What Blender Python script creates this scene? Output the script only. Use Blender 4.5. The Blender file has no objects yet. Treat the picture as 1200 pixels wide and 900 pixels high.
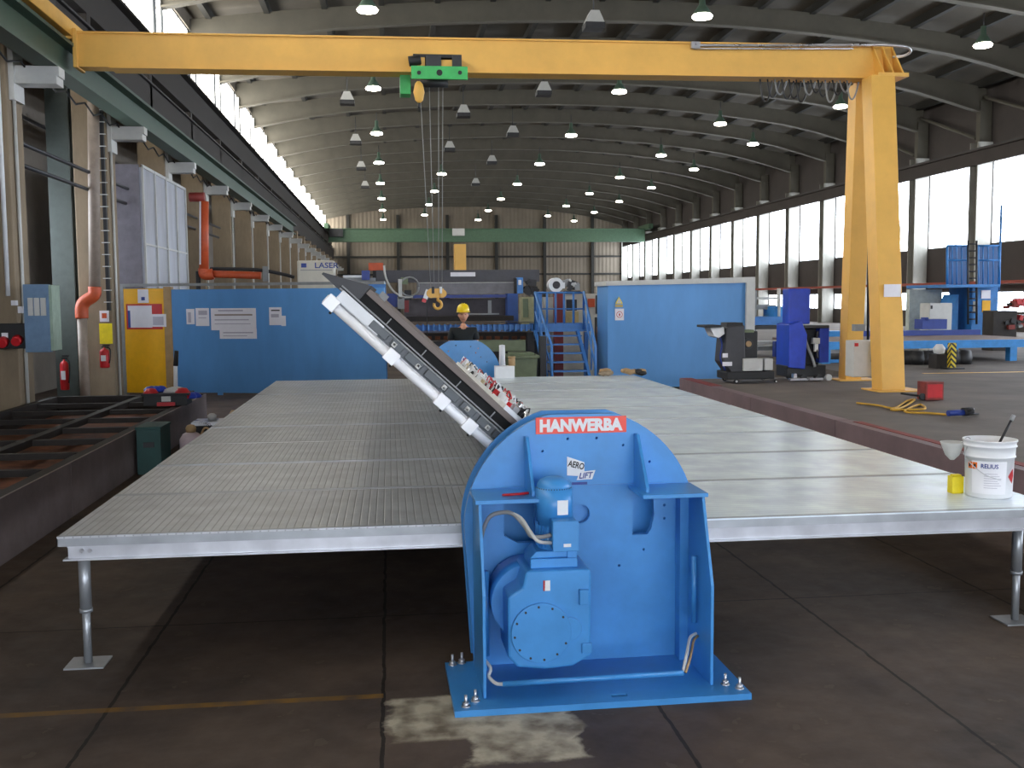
import bpy, bmesh, math, random
from mathutils import Vector, Matrix, Euler
random.seed(7)
SC = bpy.context.scene
COL = SC.collection
PI = math.pi
# ------------------------------------------------------------------ camera
F = 1200.0; CH = 1.9
def nrm(v): return v.normalized()
Yc = nrm(Vector(((456-600)/F, -(352-450)/F, -1)))
Zc = nrm(Vector((1, 0.0075, 0)).cross(Yc))
Xc = nrm(Yc.cross(Zc))
ROT = Matrix((Xc, Yc, Zc))            # world_from_camera: rows are the world axes seen in camera space
CAM = Vector((0, 0, CH))
cd = bpy.data.cameras.new('camera'); cam = bpy.data.objects.new('camera', cd); COL.objects.link(cam)
cd.sensor_width = 36; cd.lens = 36; cd.clip_end = 400; cd.clip_start = .05
cam.matrix_world = Matrix.Translation(CAM) @ ROT.to_4x4()
SC.camera = cam
def ray(px, py): return ROT @ Vector(((px-600)/F, -(py-450)/F, -1))
def at(px, py, Y):
    d = ray(px, py); return CAM + d*(Y/d.y)
def atz(px, py, z):
    d = ray(px, py); return CAM + d*((z-CH)/d.z)
def atp(px, py, A, B):                 # meets the vertical plane through A and B (plan points)
    d = ray(px, py); n = Vector((B[1]-A[1], -(B[0]-A[0]), 0))
    t = (Vector((A[0], A[1], 0))-CAM).dot(n)/d.dot(n); return CAM + d*t

# ------------------------------------------------------------------ materials
def srgb(r, g, b):
    f = lambda c: (c/255/12.92) if c/255 <= .04045 else ((c/255+.055)/1.055)**2.4
    return (f(r), f(g), f(b), 1)
MATS = {}
def mat(name, c, rough=.5, metal=0, var=.12, scale=6, bump=0, emit=0, ec=None, spec=.5, stretch=None, coat=0):
    if name in MATS: return MATS[name]
    m = bpy.data.materials.new(name); m.use_nodes = True
    nt = m.node_tree; N = nt.nodes; L = nt.links
    b = N['Principled BSDF']; col = srgb(*c)
    b.inputs['Roughness'].default_value = rough; b.inputs['Metallic'].default_value = metal
    b.inputs['Specular IOR Level'].default_value = spec
    if coat: b.inputs['Coat Weight'].default_value = coat; b.inputs['Coat Roughness'].default_value = .2
    if emit:
        b.inputs['Base Color'].default_value = col
        b.inputs['Emission Color'].default_value = srgb(*(ec or c)); b.inputs['Emission Strength'].default_value = emit
    elif var:
        tc = N.new('ShaderNodeTexCoord'); nz = N.new('ShaderNodeTexNoise'); nz.inputs['Scale'].default_value = scale
        nz.inputs['Detail'].default_value = 5; nz.inputs['Roughness'].default_value = .65
        if stretch:
            mp = N.new('ShaderNodeMapping'); mp.inputs['Scale'].default_value = stretch
            L.new(tc.outputs['Object'], mp.inputs['Vector']); L.new(mp.outputs[0], nz.inputs['Vector'])
        else: L.new(tc.outputs['Object'], nz.inputs['Vector'])
        cr = N.new('ShaderNodeValToRGB'); cr.color_ramp.elements[0].position = .3; cr.color_ramp.elements[1].position = .7
        cr.color_ramp.elements[0].color = tuple(x*(1-var*1.6) for x in col[:3])+(1,)
        cr.color_ramp.elements[1].color = tuple(min(1, x*(1+var)) for x in col[:3])+(1,)
        L.new(nz.outputs['Fac'], cr.inputs[0]); L.new(cr.outputs[0], b.inputs['Base Color'])
        mr = N.new('ShaderNodeMapRange'); mr.inputs['To Min'].default_value = max(.03, rough-.08); mr.inputs['To Max'].default_value = min(1, rough+.1)
        L.new(nz.outputs['Fac'], mr.inputs[0]); L.new(mr.outputs[0], b.inputs['Roughness'])
        if bump:
            bp = N.new('ShaderNodeBump'); bp.inputs['Strength'].default_value = bump; bp.inputs['Distance'].default_value = .01
            L.new(nz.outputs['Fac'], bp.inputs['Height']); L.new(bp.outputs[0], b.inputs['Normal'])
    else: b.inputs['Base Color'].default_value = col
    MATS[name] = m; return m

BLUE = mat('blue_paint', (64, 142, 208), .38, var=.1, scale=3, coat=.15)
BLUE2 = mat('blue_panel_paint', (92, 152, 212), .45, var=.08, scale=1.2, stretch=(1, 1, .3))
NAVY = mat('navy_paint', (36, 60, 140), .45)
ROYAL = mat('royal_blue_plastic', (30, 62, 176), .4)
SBLUE = mat('steel_blue_paint', (70, 130, 200), .5)
YEL = mat('yellow_crane_paint', (228, 176, 84), .5, var=.07, scale=1.5)
YDOOR = mat('yellow_door_paint', (238, 176, 16), .5, var=.05)
GRN = mat('green_hoist_paint', (60, 178, 92), .45)
DGRN = mat('dark_green_paint', (72, 92, 78), .55)
MGRN = mat('bridge_green_paint', (72, 100, 76), .55)
WHITE = mat('white_paint', (226, 228, 230), .45, var=.04)
PAPER = mat('paper', (232, 230, 236), .8, var=.03)
PINK = mat('plastic_red', (196, 32, 40), .4)
RED = mat('red_paint', (190, 30, 36), .4)
ORANGE = mat('orange_pipe', (196, 84, 44), .5)
BLACK = mat('black_rubber', (26, 26, 28), .55)
DARK = mat('dark_steel', (52, 52, 54), .5, .3)
DARKB = mat('dark_brown_steel', (44, 38, 34), .7, .1, var=.3)
GREY = mat('grey_paint', (140, 142, 142), .5)
LGREY = mat('light_grey_paint', (196, 196, 192), .5, var=.05)
SILVER = mat('silver_metal', (200, 200, 204), .28, .85, var=.08)
CONC = mat('concrete_column', (142, 126, 104), .85, var=.16, scale=2.5, bump=.2, stretch=(1, 1, .35))
WALLM = mat('wall_cladding', (122, 114, 104), .85, var=.14, scale=1)
BAND = mat('wall_band', (66, 60, 57), .85, var=.14, scale=1)
ROOFM = mat('roof_sheet', (80, 74, 64), .85, var=.18, scale=.5)
RAFT = mat('rafter_paint', (84, 80, 70), .75, var=.12, scale=1)
PURL = mat('purlin_paint', (38, 37, 33), .8, var=.12)
OLIVE = mat('olive_green', (112, 124, 96), .55)
TEAL = mat('teal_paint', (34, 74, 70), .6)
SKIN = mat('skin', (206, 150, 120), .55, var=.06, scale=20)
SHIRT = mat('dark_shirt', (30, 34, 34), .85)
TROUS = mat('dark_trousers', (38, 42, 56), .85)
HELM = mat('yellow_helmet', (240, 208, 30), .35, var=.03)
RUST = mat('rust_plate', (112, 66, 42), .85, .1, var=.45, scale=3)
BEDW = mat('bed_side_steel', (136, 122, 120), .6, .25, var=.2, scale=2)
CURB = mat('curb_steel', (128, 108, 112), .6, .2, var=.14, scale=2)
CURBR = mat('curb_red_primer', (132, 52, 46), .7, var=.3)
PLATEM = mat('brown_sheet', (110, 98, 91), .5, .0, var=.06, scale=1)
LAMPON = mat('lamp_light', (255, 246, 230), .5, emit=22, ec=(255, 244, 226))
LAMPOFF = mat('lamp_reflector', (170, 170, 166), .5, var=.04)
PLAST = mat('yellow_plastic', (232, 210, 30), .5)
BRASS = mat('brass_tan', (170, 140, 100), .6)
PVC = mat('pvc_pipe', (150, 136, 124), .55)

def winmat(name, strength, c=(246, 250, 255)):
    m = bpy.data.materials.new(name); m.use_nodes = True; N = m.node_tree.nodes; L = m.node_tree.links
    b = N['Principled BSDF']; b.inputs['Base Color'].default_value = (.8, .8, .8, 1); b.inputs['Roughness'].default_value = .25
    b.inputs['Emission Color'].default_value = srgb(*c); b.inputs['Emission Strength'].default_value = strength
    return m
WINR = winmat('milky_window_light', 10, (232, 242, 255)); WINL = winmat('milky_clerestory_light', 10, (255, 252, 244)); WINB = winmat('unseen_gate_fill_light', 7, (234, 242, 255))

def galv(name, groove_axis=None, pitch=.042, tone=(176, 180, 184), rough=.36, depth=.6, gap=.12, y2=0, metal=.55, vlo=.82):
    m = bpy.data.materials.new(name); m.use_nodes = True; nt = m.node_tree; N = nt.nodes; L = nt.links
    b = N['Principled BSDF']; b.inputs['Metallic'].default_value = metal
    tc = N.new('ShaderNodeTexCoord'); nz = N.new('ShaderNodeTexNoise'); nz.inputs['Scale'].default_value = 5; nz.inputs['Detail'].default_value = 6
    L.new(tc.outputs['Object'], nz.inputs['Vector'])
    cr = N.new('ShaderNodeValToRGB'); c = srgb(*tone)
    cr.color_ramp.elements[0].position = .3; cr.color_ramp.elements[1].position = .72
    cr.color_ramp.elements[0].color = tuple(x*.78 for x in c[:3])+(1,); cr.color_ramp.elements[1].color = tuple(min(1, x*1.12) for x in c[:3])+(1,)
    L.new(nz.outputs['Fac'], cr.inputs[0])
    mr = N.new('ShaderNodeMapRange'); mr.inputs['To Min'].default_value = rough-.08; mr.inputs['To Max'].default_value = rough+.14
    L.new(nz.outputs['Fac'], mr.inputs[0]); L.new(mr.outputs[0], b.inputs['Roughness'])
    oi = N.new('ShaderNodeObjectInfo'); vr = N.new('ShaderNodeMapRange'); vr.inputs['To Min'].default_value = vlo; vr.inputs['To Max'].default_value = 1.08
    L.new(oi.outputs['Random'], vr.inputs[0]); hs = N.new('ShaderNodeHueSaturation'); L.new(vr.outputs[0], hs.inputs['Value']); L.new(cr.outputs[0], hs.inputs['Color']); cr = hs
    if groove_axis is None:
        L.new(cr.outputs[0], b.inputs['Base Color']); return m
    sp = N.new('ShaderNodeSeparateXYZ'); L.new(tc.outputs['Object'], sp.inputs[0])
    def groove(ax, p, g):
        pp = N.new('ShaderNodeMath'); pp.operation = 'PINGPONG'; pp.inputs[1].default_value = p/2
        L.new(sp.outputs[ax], pp.inputs[0])
        lt = N.new('ShaderNodeMapRange'); lt.inputs['From Min'].default_value = 0; lt.inputs['From Max'].default_value = p*g
        L.new(pp.outputs[0], lt.inputs[0]); return lt.outputs[0]
    g = groove(groove_axis, pitch, gap)
    if y2:
        g2 = groove(1-groove_axis, y2, .05); mn = N.new('ShaderNodeMath'); mn.operation = 'MINIMUM'
        L.new(g, mn.inputs[0]); L.new(g2, mn.inputs[1]); g = mn.outputs[0]
    mx = N.new('ShaderNodeMix'); mx.data_type = 'RGBA'
    mx.inputs[6].default_value = tuple(x*(1-depth) for x in c[:3])+(1,)
    L.new(g, mx.inputs[0]); L.new(cr.outputs[0], mx.inputs[7]); L.new(mx.outputs[2], b.inputs['Base Color'])
    bp = N.new('ShaderNodeBump'); bp.inputs['Strength'].default_value = .35; bp.inputs['Distance'].default_value = .004
    L.new(g, bp.inputs['Height']); L.new(bp.outputs[0], b.inputs['Normal'])
    return m
GALV = galv('galvanised_steel'); GRATE = galv('galvanised_grating_ribbed', 0, .043, (206, 209, 212), .38, .5, .13, 0, .35)
SMOOTHP = galv('galvanised_planking_glare', 1, .055, (232, 243, 255), .3, .22, .12, 0, .15, .95)  # right deck tone raised, pale and bluish, to carry its glare in the colour
ALU = galv('bright_rail', None, tone=(214, 216, 222), rough=.3)

def floormat():
    m = bpy.data.materials.new('stained_concrete_floor'); m.use_nodes = True; nt = m.node_tree; N = nt.nodes; L = nt.links
    b = N['Principled BSDF']; g = N.new('ShaderNodeNewGeometry'); sp = N.new('ShaderNodeSeparateXYZ'); L.new(g.outputs['Position'], sp.inputs[0])
    nz = N.new('ShaderNodeTexNoise'); nz.inputs['Scale'].default_value = .9; nz.inputs['Detail'].default_value = 9; nz.inputs['Roughness'].default_value = .7
    L.new(g.outputs['Position'], nz.inputs['Vector'])
    n2 = N.new('ShaderNodeTexNoise'); n2.inputs['Scale'].default_value = 7; n2.inputs['Detail'].default_value = 6; L.new(g.outputs['Position'], n2.inputs['Vector'])
    def M(op, a, bb=None, c=None):
        n = N.new('ShaderNodeMath'); n.operation = op
        for i, v in enumerate((a, bb, c)):
            if v is None: continue
            if isinstance(v, (int, float)): n.inputs[i].default_value = v
            else: L.new(v, n.inputs[i])
        return n.outputs[0]
    def mix(f, a, c2):
        n = N.new('ShaderNodeMix'); n.data_type = 'RGBA'; L.new(f, n.inputs[0]) if not isinstance(f, float) else None
        if isinstance(a, tuple): n.inputs[6].default_value = a
        else: L.new(a, n.inputs[6])
        if isinstance(c2, tuple): n.inputs[7].default_value = c2
        else: L.new(c2, n.inputs[7])
        return n.outputs[2]
    X, Y = sp.outputs[0], sp.outputs[1]
    cr = N.new('ShaderNodeValToRGB'); e = cr.color_ramp.elements
    e[0].position = .3; e[0].color = srgb(58, 50, 46); e[1].position = .68; e[1].color = srgb(104, 88, 76)
    L.new(nz.outputs['Fac'], cr.inputs[0]); c = cr.outputs[0]
    # worn lighter specks
    s = M('MULTIPLY', M('GREATER_THAN', n2.outputs['Fac'], .66), .35); c = mix(s, c, srgb(112, 100, 86))
    wob = M('MULTIPLY', M('SUBTRACT', n2.outputs['Fac'], .5), .03)
    Xw = M('ADD', X, wob)
    jx = M('LESS_THAN', M('PINGPONG', M('ADD', Xw, 1.34), .64), .009)
    jy = M('LESS_THAN', M('PINGPONG', M('SUBTRACT', M('ADD', Y, wob), 6.1), 1.3), .006)
    c = mix(M('MULTIPLY', M('MAXIMUM', jx, jy), .8), c, srgb(18, 16, 15))
    ln = M('MULTIPLY', M('LESS_THAN', M('ABSOLUTE', M('SUBTRACT', Y, 4.84)), .028), M('LESS_THAN', X, -.06))
    ln = M('MULTIPLY', ln, M('SUBTRACT', M('MULTIPLY', n2.outputs['Fac'], 1.9), .45))
    ln = M('MINIMUM', M('MAXIMUM', ln, 0.0), .8)
    c = mix(ln, c, srgb(150, 110, 40))
    def rect(x0, x1, y0, y1, w=.16):
        w1 = M('MULTIPLY', M('SUBTRACT', n2.outputs['Fac'], .5), w); w2 = M('MULTIPLY', M('SUBTRACT', nz.outputs['Fac'], .5), w)
        a = M('SUBTRACT', (x1-x0)/2, M('ABSOLUTE', M('SUBTRACT', M('ADD', X, w1), (x0+x1)/2)))
        d = M('SUBTRACT', (y1-y0)/2, M('ABSOLUTE', M('SUBTRACT', M('ADD', Y, w2), (y0+y1)/2)))
        n = N.new('ShaderNodeMapRange'); n.inputs['From Min'].default_value = 0; n.inputs['From Max'].default_value = .03
        L.new(M('MINIMUM', a, d), n.inputs[0]); return n.outputs[0]
    pm = M('MAXIMUM', rect(-.04, .45, 4.3, 4.8), rect(.3, .82, 4.02, 4.62, .3))
    cp = N.new('ShaderNodeValToRGB'); e = cp.color_ramp.elements
    e[0].position = .35; e[0].color = srgb(112, 100, 84); e[1].position = .6; e[1].color = srgb(196, 186, 164); L.new(n2.outputs['Fac'], cp.inputs[0])
    c = mix(M('MULTIPLY', pm, .9), c, cp.outputs[0])
    L.new(c, b.inputs['Base Color'])
    mr = N.new('ShaderNodeMapRange'); mr.inputs['To Min'].default_value = .5; mr.inputs['To Max'].default_value = .85
    L.new(n2.outputs['Fac'], mr.inputs[0]); L.new(mr.outputs[0], b.inputs['Roughness']); b.inputs['Specular IOR Level'].default_value = .3
    bp = N.new('ShaderNodeBump'); bp.inputs['Strength'].default_value = .3; bp.inputs['Distance'].default_value = .01
    L.new(n2.outputs['Fac'], bp.inputs['Height']); L.new(bp.outputs[0], b.inputs['Normal'])
    return m
FLOOR = floormat()
RFLOOR = mat('raised_floor_concrete', (104, 95, 88), .8, var=.22, scale=1.3, bump=.15)

def stripemat(name, c1, c2, scale, axis='DIAGONAL'):
    m = bpy.data.materials.new(name); m.use_nodes = True; N = m.node_tree.nodes; L = m.node_tree.links
    b = N['Principled BSDF']; tc = N.new('ShaderNodeTexCoord'); w = N.new('ShaderNodeTexWave'); w.bands_direction = axis
    w.inputs['Scale'].default_value = scale; w.inputs['Distortion'].default_value = 0
    cr = N.new('ShaderNodeValToRGB'); cr.color_ramp.interpolation = 'CONSTANT'
    cr.color_ramp.elements[0].color = srgb(*c1); cr.color_ramp.elements[1].color = srgb(*c2); cr.color_ramp.elements[1].position = .5
    L.new(tc.outputs['Object'], w.inputs['Vector']); L.new(w.outputs['Fac'], cr.inputs[0]); L.new(cr.outputs[0], b.inputs['Base Color'])
    return m
HAZ = stripemat('hazard_stripes', (26, 26, 24), (214, 190, 40), 6)
SHEET = mat('clear_sheet_cover', (168, 172, 184), .35, var=.22, scale=1.5, stretch=(1, 1, .25))
def corrug(name, c, pitch=.25, axis=0):
    m = bpy.data.materials.new(name); m.use_nodes = True; N = m.node_tree.nodes; L = m.node_tree.links
    b = N['Principled BSDF']; b.inputs['Roughness'].default_value = .8
    tc = N.new('ShaderNodeTexCoord'); sp = N.new('ShaderNodeSeparateXYZ'); L.new(tc.outputs['Object'], sp.inputs[0])
    pp = N.new('ShaderNodeMath'); pp.operation = 'PINGPONG'; pp.inputs[1].default_value = pitch/2; L.new(sp.outputs[axis], pp.inputs[0])
    mr = N.new('ShaderNodeMapRange'); mr.inputs['From Max'].default_value = pitch/2; L.new(pp.outputs[0], mr.inputs[0])
    nz = N.new('ShaderNodeTexNoise'); nz.inputs['Scale'].default_value = .35; nz.inputs['Detail'].default_value = 6; L.new(tc.outputs['Object'], nz.inputs['Vector'])
    cr = N.new('ShaderNodeValToRGB'); cc = srgb(*c); cr.color_ramp.elements[0].position = .3; cr.color_ramp.elements[1].position = .7
    cr.color_ramp.elements[0].color = tuple(x*.72 for x in cc[:3])+(1,); cr.color_ramp.elements[1].color = tuple(x*1.15 for x in cc[:3])+(1,)
    L.new(nz.outputs['Fac'], cr.inputs[0]); L.new(cr.outputs[0], b.inputs['Base Color'])
    bp = N.new('ShaderNodeBump'); bp.inputs['Distance'].default_value = .04; bp.inputs['Strength'].default_value = .8
    L.new(mr.outputs[0], bp.inputs['Height']); L.new(bp.outputs[0], b.inputs['Normal']); return m
CORR = corrug('corrugated_wall', (118, 108, 94), .4, 0)
CORRY = corrug('ribbed_wall', (134, 124, 110), .5, 1)

# ------------------------------------------------------------------ mesh builder
class MB:
    def __init__(s): s.bm = bmesh.new(); s.mats = []
    def mi(s, m):
        if m not in s.mats: s.mats.append(m)
        return s.mats.index(m)
    def _f(s, vs, m, smooth=False):
        try: f = s.bm.faces.new(vs)
        except ValueError: return
        f.material_index = s.mi(m); f.smooth = smooth; return f
    def box(s, x0, x1, y0, y1, z0, z1, m, M=None):
        c = [Vector((x, y, z)) for z in (z0, z1) for y in (y0, y1) for x in (x0, x1)]
        if M is not None: c = [M @ v for v in c]
        v = [s.bm.verts.new(p) for p in c]
        for q in ((0, 2, 3, 1), (4, 5, 7, 6), (0, 1, 5, 4), (2, 6, 7, 3), (0, 4, 6, 2), (1, 3, 7, 5)): s._f([v[i] for i in q], m)
        return s
    def cbox(s, c, d, m, rot=(0, 0, 0)):
        M = Matrix.Translation(c) @ Euler(rot).to_matrix().to_4x4()
        return s.box(-d[0]/2, d[0]/2, -d[1]/2, d[1]/2, -d[2]/2, d[2]/2, m, M)
    def cyl(s, p0, p1, r, m, r2=None, seg=14, caps=True, m2=None):
        p0, p1 = Vector(p0), Vector(p1); r2 = r if r2 is None else r2
        d = (p1-p0).normalized(); a = d.orthogonal().normalized(); b = d.cross(a)
        A = [s.bm.verts.new(p0+(a*math.cos(t)+b*math.sin(t))*r) for t in [2*PI*i/seg for i in range(seg)]]
        B = [s.bm.verts.new(p1+(a*math.cos(t)+b*math.sin(t))*r2) for t in [2*PI*i/seg for i in range(seg)]]
        for i in range(seg):
            j = (i+1) % seg; s._f([A[i], A[j], B[j], B[i]], m, True)
        if caps: s._f(A[::-1], m2 or m); s._f(B, m2 or m)
        return s
    def tube(s, pts, r, m, seg=8, smooth_n=0):
        pts = [Vector(p) for p in pts]
        if smooth_n:
            q = []
            P = [pts[0]]+pts+[pts[-1]]
            for i in range(1, len(P)-2):
                for k in range(smooth_n):
                    t = k/smooth_n; a, b, c, d = P[i-1], P[i], P[i+1], P[i+2]
                    q.append(.5*((2*b)+(c-a)*t+(2*a-5*b+4*c-d)*t*t+(3*b-a-3*c+d)*t**3))
            q.append(pts[-1]); pts = q
        rings = []; prev = None
        for i, p in enumerate(pts):
            d = (pts[min(i+1, len(pts)-1)]-pts[max(i-1, 0)]).normalized()
            a = d.orthogonal().normalized() if prev is None else (prev-d*prev.dot(d)).normalized()
            prev = a; b = d.cross(a)
            rings.append([s.bm.verts.new(p+(a*math.cos(t)+b*math.sin(t))*r) for t in [2*PI*k/seg for k in range(seg)]])
        for A, B in zip(rings, rings[1:]):
            for i in range(seg):
                j = (i+1) % seg; s._f([A[i], A[j], B[j], B[i]], m, True)
        s._f(rings[0][::-1], m); s._f(rings[-1], m); return s
    def prism(s, poly, axis, a, b, m):
        def mk(p, t):
            return {'x': (t, p[0], p[1]), 'y': (p[0], t, p[1]), 'z': (p[0], p[1], t)}[axis]
        A = [s.bm.verts.new(mk(p, a)) for p in poly]; B = [s.bm.verts.new(mk(p, b)) for p in poly]; n = len(poly)
        for i in range(n): s._f([A[i], A[(i+1) % n], B[(i+1) % n], B[i]], m)
        s._f(A[::-1], m); s._f(B, m); return s
    def lathe(s, prof, m, c=(0, 0, 0), seg=24, axis='z', sx=1, sy=1):
        c = Vector(c); rings = []
        for r, z in prof:
            ring = []
            for k in range(seg):
                t = 2*PI*k/seg; p = (r*math.cos(t)*sx, r*math.sin(t)*sy, z)
                if axis == 'y': p = (p[0], p[2], p[1])
                if axis == 'x': p = (p[2], p[0], p[1])
                ring.append(s.bm.verts.new(c+Vector(p)))
            rings.append(ring)
        for A, B in zip(rings, rings[1:]):
            for i in range(seg):
                j = (i+1) % seg; s._f([A[i], A[j], B[j], B[i]], m, True)
        s._f(rings[0][::-1], m); s._f(rings[-1], m); return s
    def px(s, x0, y0, x1, y1, Y, dy, m):            # a box whose front face spans the picture rectangle at distance Y
        a = at(x0, y1, Y); b = at(x1, y0, Y); return s.box(a.x, b.x, Y, Y+dy, a.z, b.z, m)
    def text(s, txt, w, h, m, M, ext=.002, bold=.012, shear=0):
        cu = bpy.data.curves.new('t', 'FONT'); cu.body = txt; cu.extrude = .001; cu.offset = bold; cu.resolution_u = 3; cu.shear = shear
        o = bpy.data.objects.new('t', cu); COL.objects.link(o); bpy.context.view_layer.update()
        me = bpy.data.meshes.new_from_object(o.evaluated_get(bpy.context.evaluated_depsgraph_get()))
        xs = [v.co.x for v in me.vertices]; ys = [v.co.y for v in me.vertices]
        x0, x1, y0, y1 = min(xs), max(xs), min(ys), max(ys)
        vm = [s.bm.verts.new(M @ Vector(((v.co.x-x0)/(x1-x0)*w-w/2, (v.co.y-y0)/(y1-y0)*h-h/2, ext if v.co.z > 0 else 0))) for v in me.vertices]
        for p in me.polygons:
            if len(set(p.vertices)) == len(p.vertices): s._f([vm[i] for i in p.vertices], m)
        bpy.data.objects.remove(o); bpy.data.curves.remove(cu); bpy.data.meshes.remove(me); return s
    def build(s, name, parent=None, loc=(0, 0, 0), rz=0, bevel=0, shift=None, norm=True):
        if shift is not None:
            for v in s.bm.verts: v.co -= Vector(shift)
        if norm: bmesh.ops.recalc_face_normals(s.bm, faces=s.bm.faces[:])
        me = bpy.data.meshes.new(name); s.bm.to_mesh(me); s.bm.free()
        for m in s.mats: me.materials.append(m)
        o = bpy.data.objects.new(name, me); COL.objects.link(o)
        o.location = loc; o.rotation_euler = (0, 0, rz)
        if parent: o.parent = parent
        if bevel:
            b = o.modifiers.new('bevel', 'BEVEL'); b.width = bevel; b.segments = 2; b.limit_method = 'ANGLE'; b.angle_limit = .7
            b.harden_normals = False
        return o
def tag(o, label, cat, group=None):
    o['label'] = label; o['category'] = cat
    if group: o['group'] = group
    return o
def thing(name, label, cat, loc=(0, 0, 0), rz=0, group=None):
    o = bpy.data.objects.new(name, None); COL.objects.link(o); o.location = loc; o.rotation_euler = (0, 0, rz); o.empty_display_size = .1
    return tag(o, label, cat, group)
def solo(mb, name, label, cat, group=None, bevel=0):    # a one-mesh thing; its origin goes to its base
    vs = [v.co for v in mb.bm.verts]
    c = Vector(((min(v.x for v in vs)+max(v.x for v in vs))/2, (min(v.y for v in vs)+max(v.y for v in vs))/2, min(v.z for v in vs)))
    return tag(mb.build(name, loc=c, shift=c, bevel=bevel), label, cat, group)
def wpart(mb, name, root, bevel=0, label=None):         # part given in world coordinates under an unrotated root
    o = mb.build(name, root, shift=root.location.copy(), bevel=bevel)
    if label: o['label'] = label
    return o
def struct(mb, name):
    o = mb.build(name); o['kind'] = 'structure'; return o
def kids(o): return [c for c in COL.objects if c.parent == o]
def dup(o, loc=None, rz=None, label=None, parent=None):
    c = o.copy(); COL.objects.link(c)
    if parent: c.parent = parent
    if loc is not None: c.location = loc
    if rz is not None: c.rotation_euler = (0, 0, rz)
    if label: c['label'] = label
    for k in kids(o): dup(k, parent=c)
    return c

# ================================================================== THE HALL
X0, XR, YB, YE = -6.3, 24.5, -14.7, 105.3
ROWS = [.3+5*k for k in range(-3, 22)]
def zr(x): return 11.35-(.0068 if x > 8.8 else .0043)*(x-8.8)**2
struct(MB().box(-8, 25.2, YB-.3, YE+.5, -.3, 0, FLOOR), 'floor')
m = MB()
xs = [X0-.4+(XR-X0+.8)*i/22 for i in range(23)]
for a, b in zip(xs, xs[1:]):
    m.prism([(a, zr(a)+.95), (b, zr(b)+.95), (b, zr(b)+1.15), (a, zr(a)+1.15)], 'y', YB, YE+.3, ROOFM)
struct(m, 'ceiling')
n = 0
for x in [X0+.6+1.87*i for i in range(17)]:
    n += 1; struct(MB().box(x-.09, x+.09, YB, YE, zr(x)+.66, zr(x)+1.0, PURL), 'trim_%d' % n)
# left wall: lower cladding, clerestory above the crane runway
struct(MB().box(-7.7, -7.4, YB, 18.6, 0, 6.9, WALLM).box(-7.7, -7.4, 20.6, YE, 0, 6.9, WALLM).box(-7.7, -7.4, 18.6, 20.6, 0, 1.9, WALLM)
       .box(-7.7, -7.4, 18.6, 20.6, 4.3, 6.9, WALLM).box(-7.7, X0-.12, YB, YE, 6.9, 7.05, WALLM)
       .box(X0-.2, X0, YB, YE, 6.9, 7.15, WALLM).box(X0-.2, X0, YB, YE, 10.75, 11.5, WALLM), 'wall_left')
wn = 0
def window(x, y0, y1, z0, z1, wm, nm=2, side=1):
    global wn; wn += 1
    w = MB(); w.box(x-.02, x+.02, y0, y1, z0, z1, wm)
    o = w.build('window_%d' % wn); o['kind'] = 'structure'
    f = MB()
    for k in range(nm+1):
        yy = y0+(y1-y0)*k/nm; f.box(x-.04, x+.04, yy-.03, yy+.03, z0, z1, GREY)
    f.box(x-.04, x+.04, y0, y1, z1-.05, z1, GREY).box(x-.04, x+.04, y0, y1, z0, z0+.05, GREY)
    f.build('window_frame', o)
    return o
for y in ROWS[:-1]:
    window(X0-.1, y+.18, y+4.82, 7.15, 10.75, WINL, 3)
window(-7.55, 18.6, 20.6, 1.9, 4.3, WINR, 2)
# right wall
m = MB(); xw = XR+.25
PCONC = mat('pale_grey_column', (150, 148, 140), .8, var=.14, scale=2.5, stretch=(1, 1, .3))
for z0, z1, mm in ((0, 1.22, BAND), (2.1, 4.05, BAND), (7.45, 11, BAND)): m.box(xw, xw+.2, YB, YE, z0, z1, mm)
for y in ROWS: m.box(xw, xw+.2, y-.2, y+.2, 0, 8, BAND)
struct(m, 'wall_right')
for y in ROWS[:-1]:
    window(xw+.1, y+.2, y+4.8, 4.05, 7.45, WINR, 2)
    window(xw+.1, y+.2, y+4.8, 1.22, 2.1, WINR, 2)
m = MB().box(-7.7, 25, YE, YE+.3, 0, 11.6, CORR)
struct(m, 'wall_back')
k = n
for z in (4.4, 6.2):
    k += 1; struct(MB().box(X0, XR, YE-.15, YE, z, z+.18, PURL), 'trim_%d' % k)
for x in range(-4, 25, 5):
    k += 1; struct(MB().box(x-.15, x+.15, YE-.3, YE-.02, 0, 10.5, PURL), 'trim_%d' % k)
# wall behind the camera, its unseen glowing gate added to light the machine front
struct(MB().box(-7.7, 25, YB-.3, YB, 6.2, 12, WALLM).box(-7.7, -5, YB-.3, YB, 0, 6.2, WALLM).box(13, 25, YB-.3, YB, 0, 6.2, WALLM), 'wall_front')
wn += 1
o = MB().box(-5, 13, YB-.2, YB-.1, 0, 6.2, WINB).build('window_%d' % wn); o['kind'] = 'structure'
# raised floor on the right
struct(MB().box(5.15, 25, YB, 17.6, 0, .47, RFLOOR).box(8.6, 25, 17.6, YE, 0, .47, RFLOOR), 'floor_raised')

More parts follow.
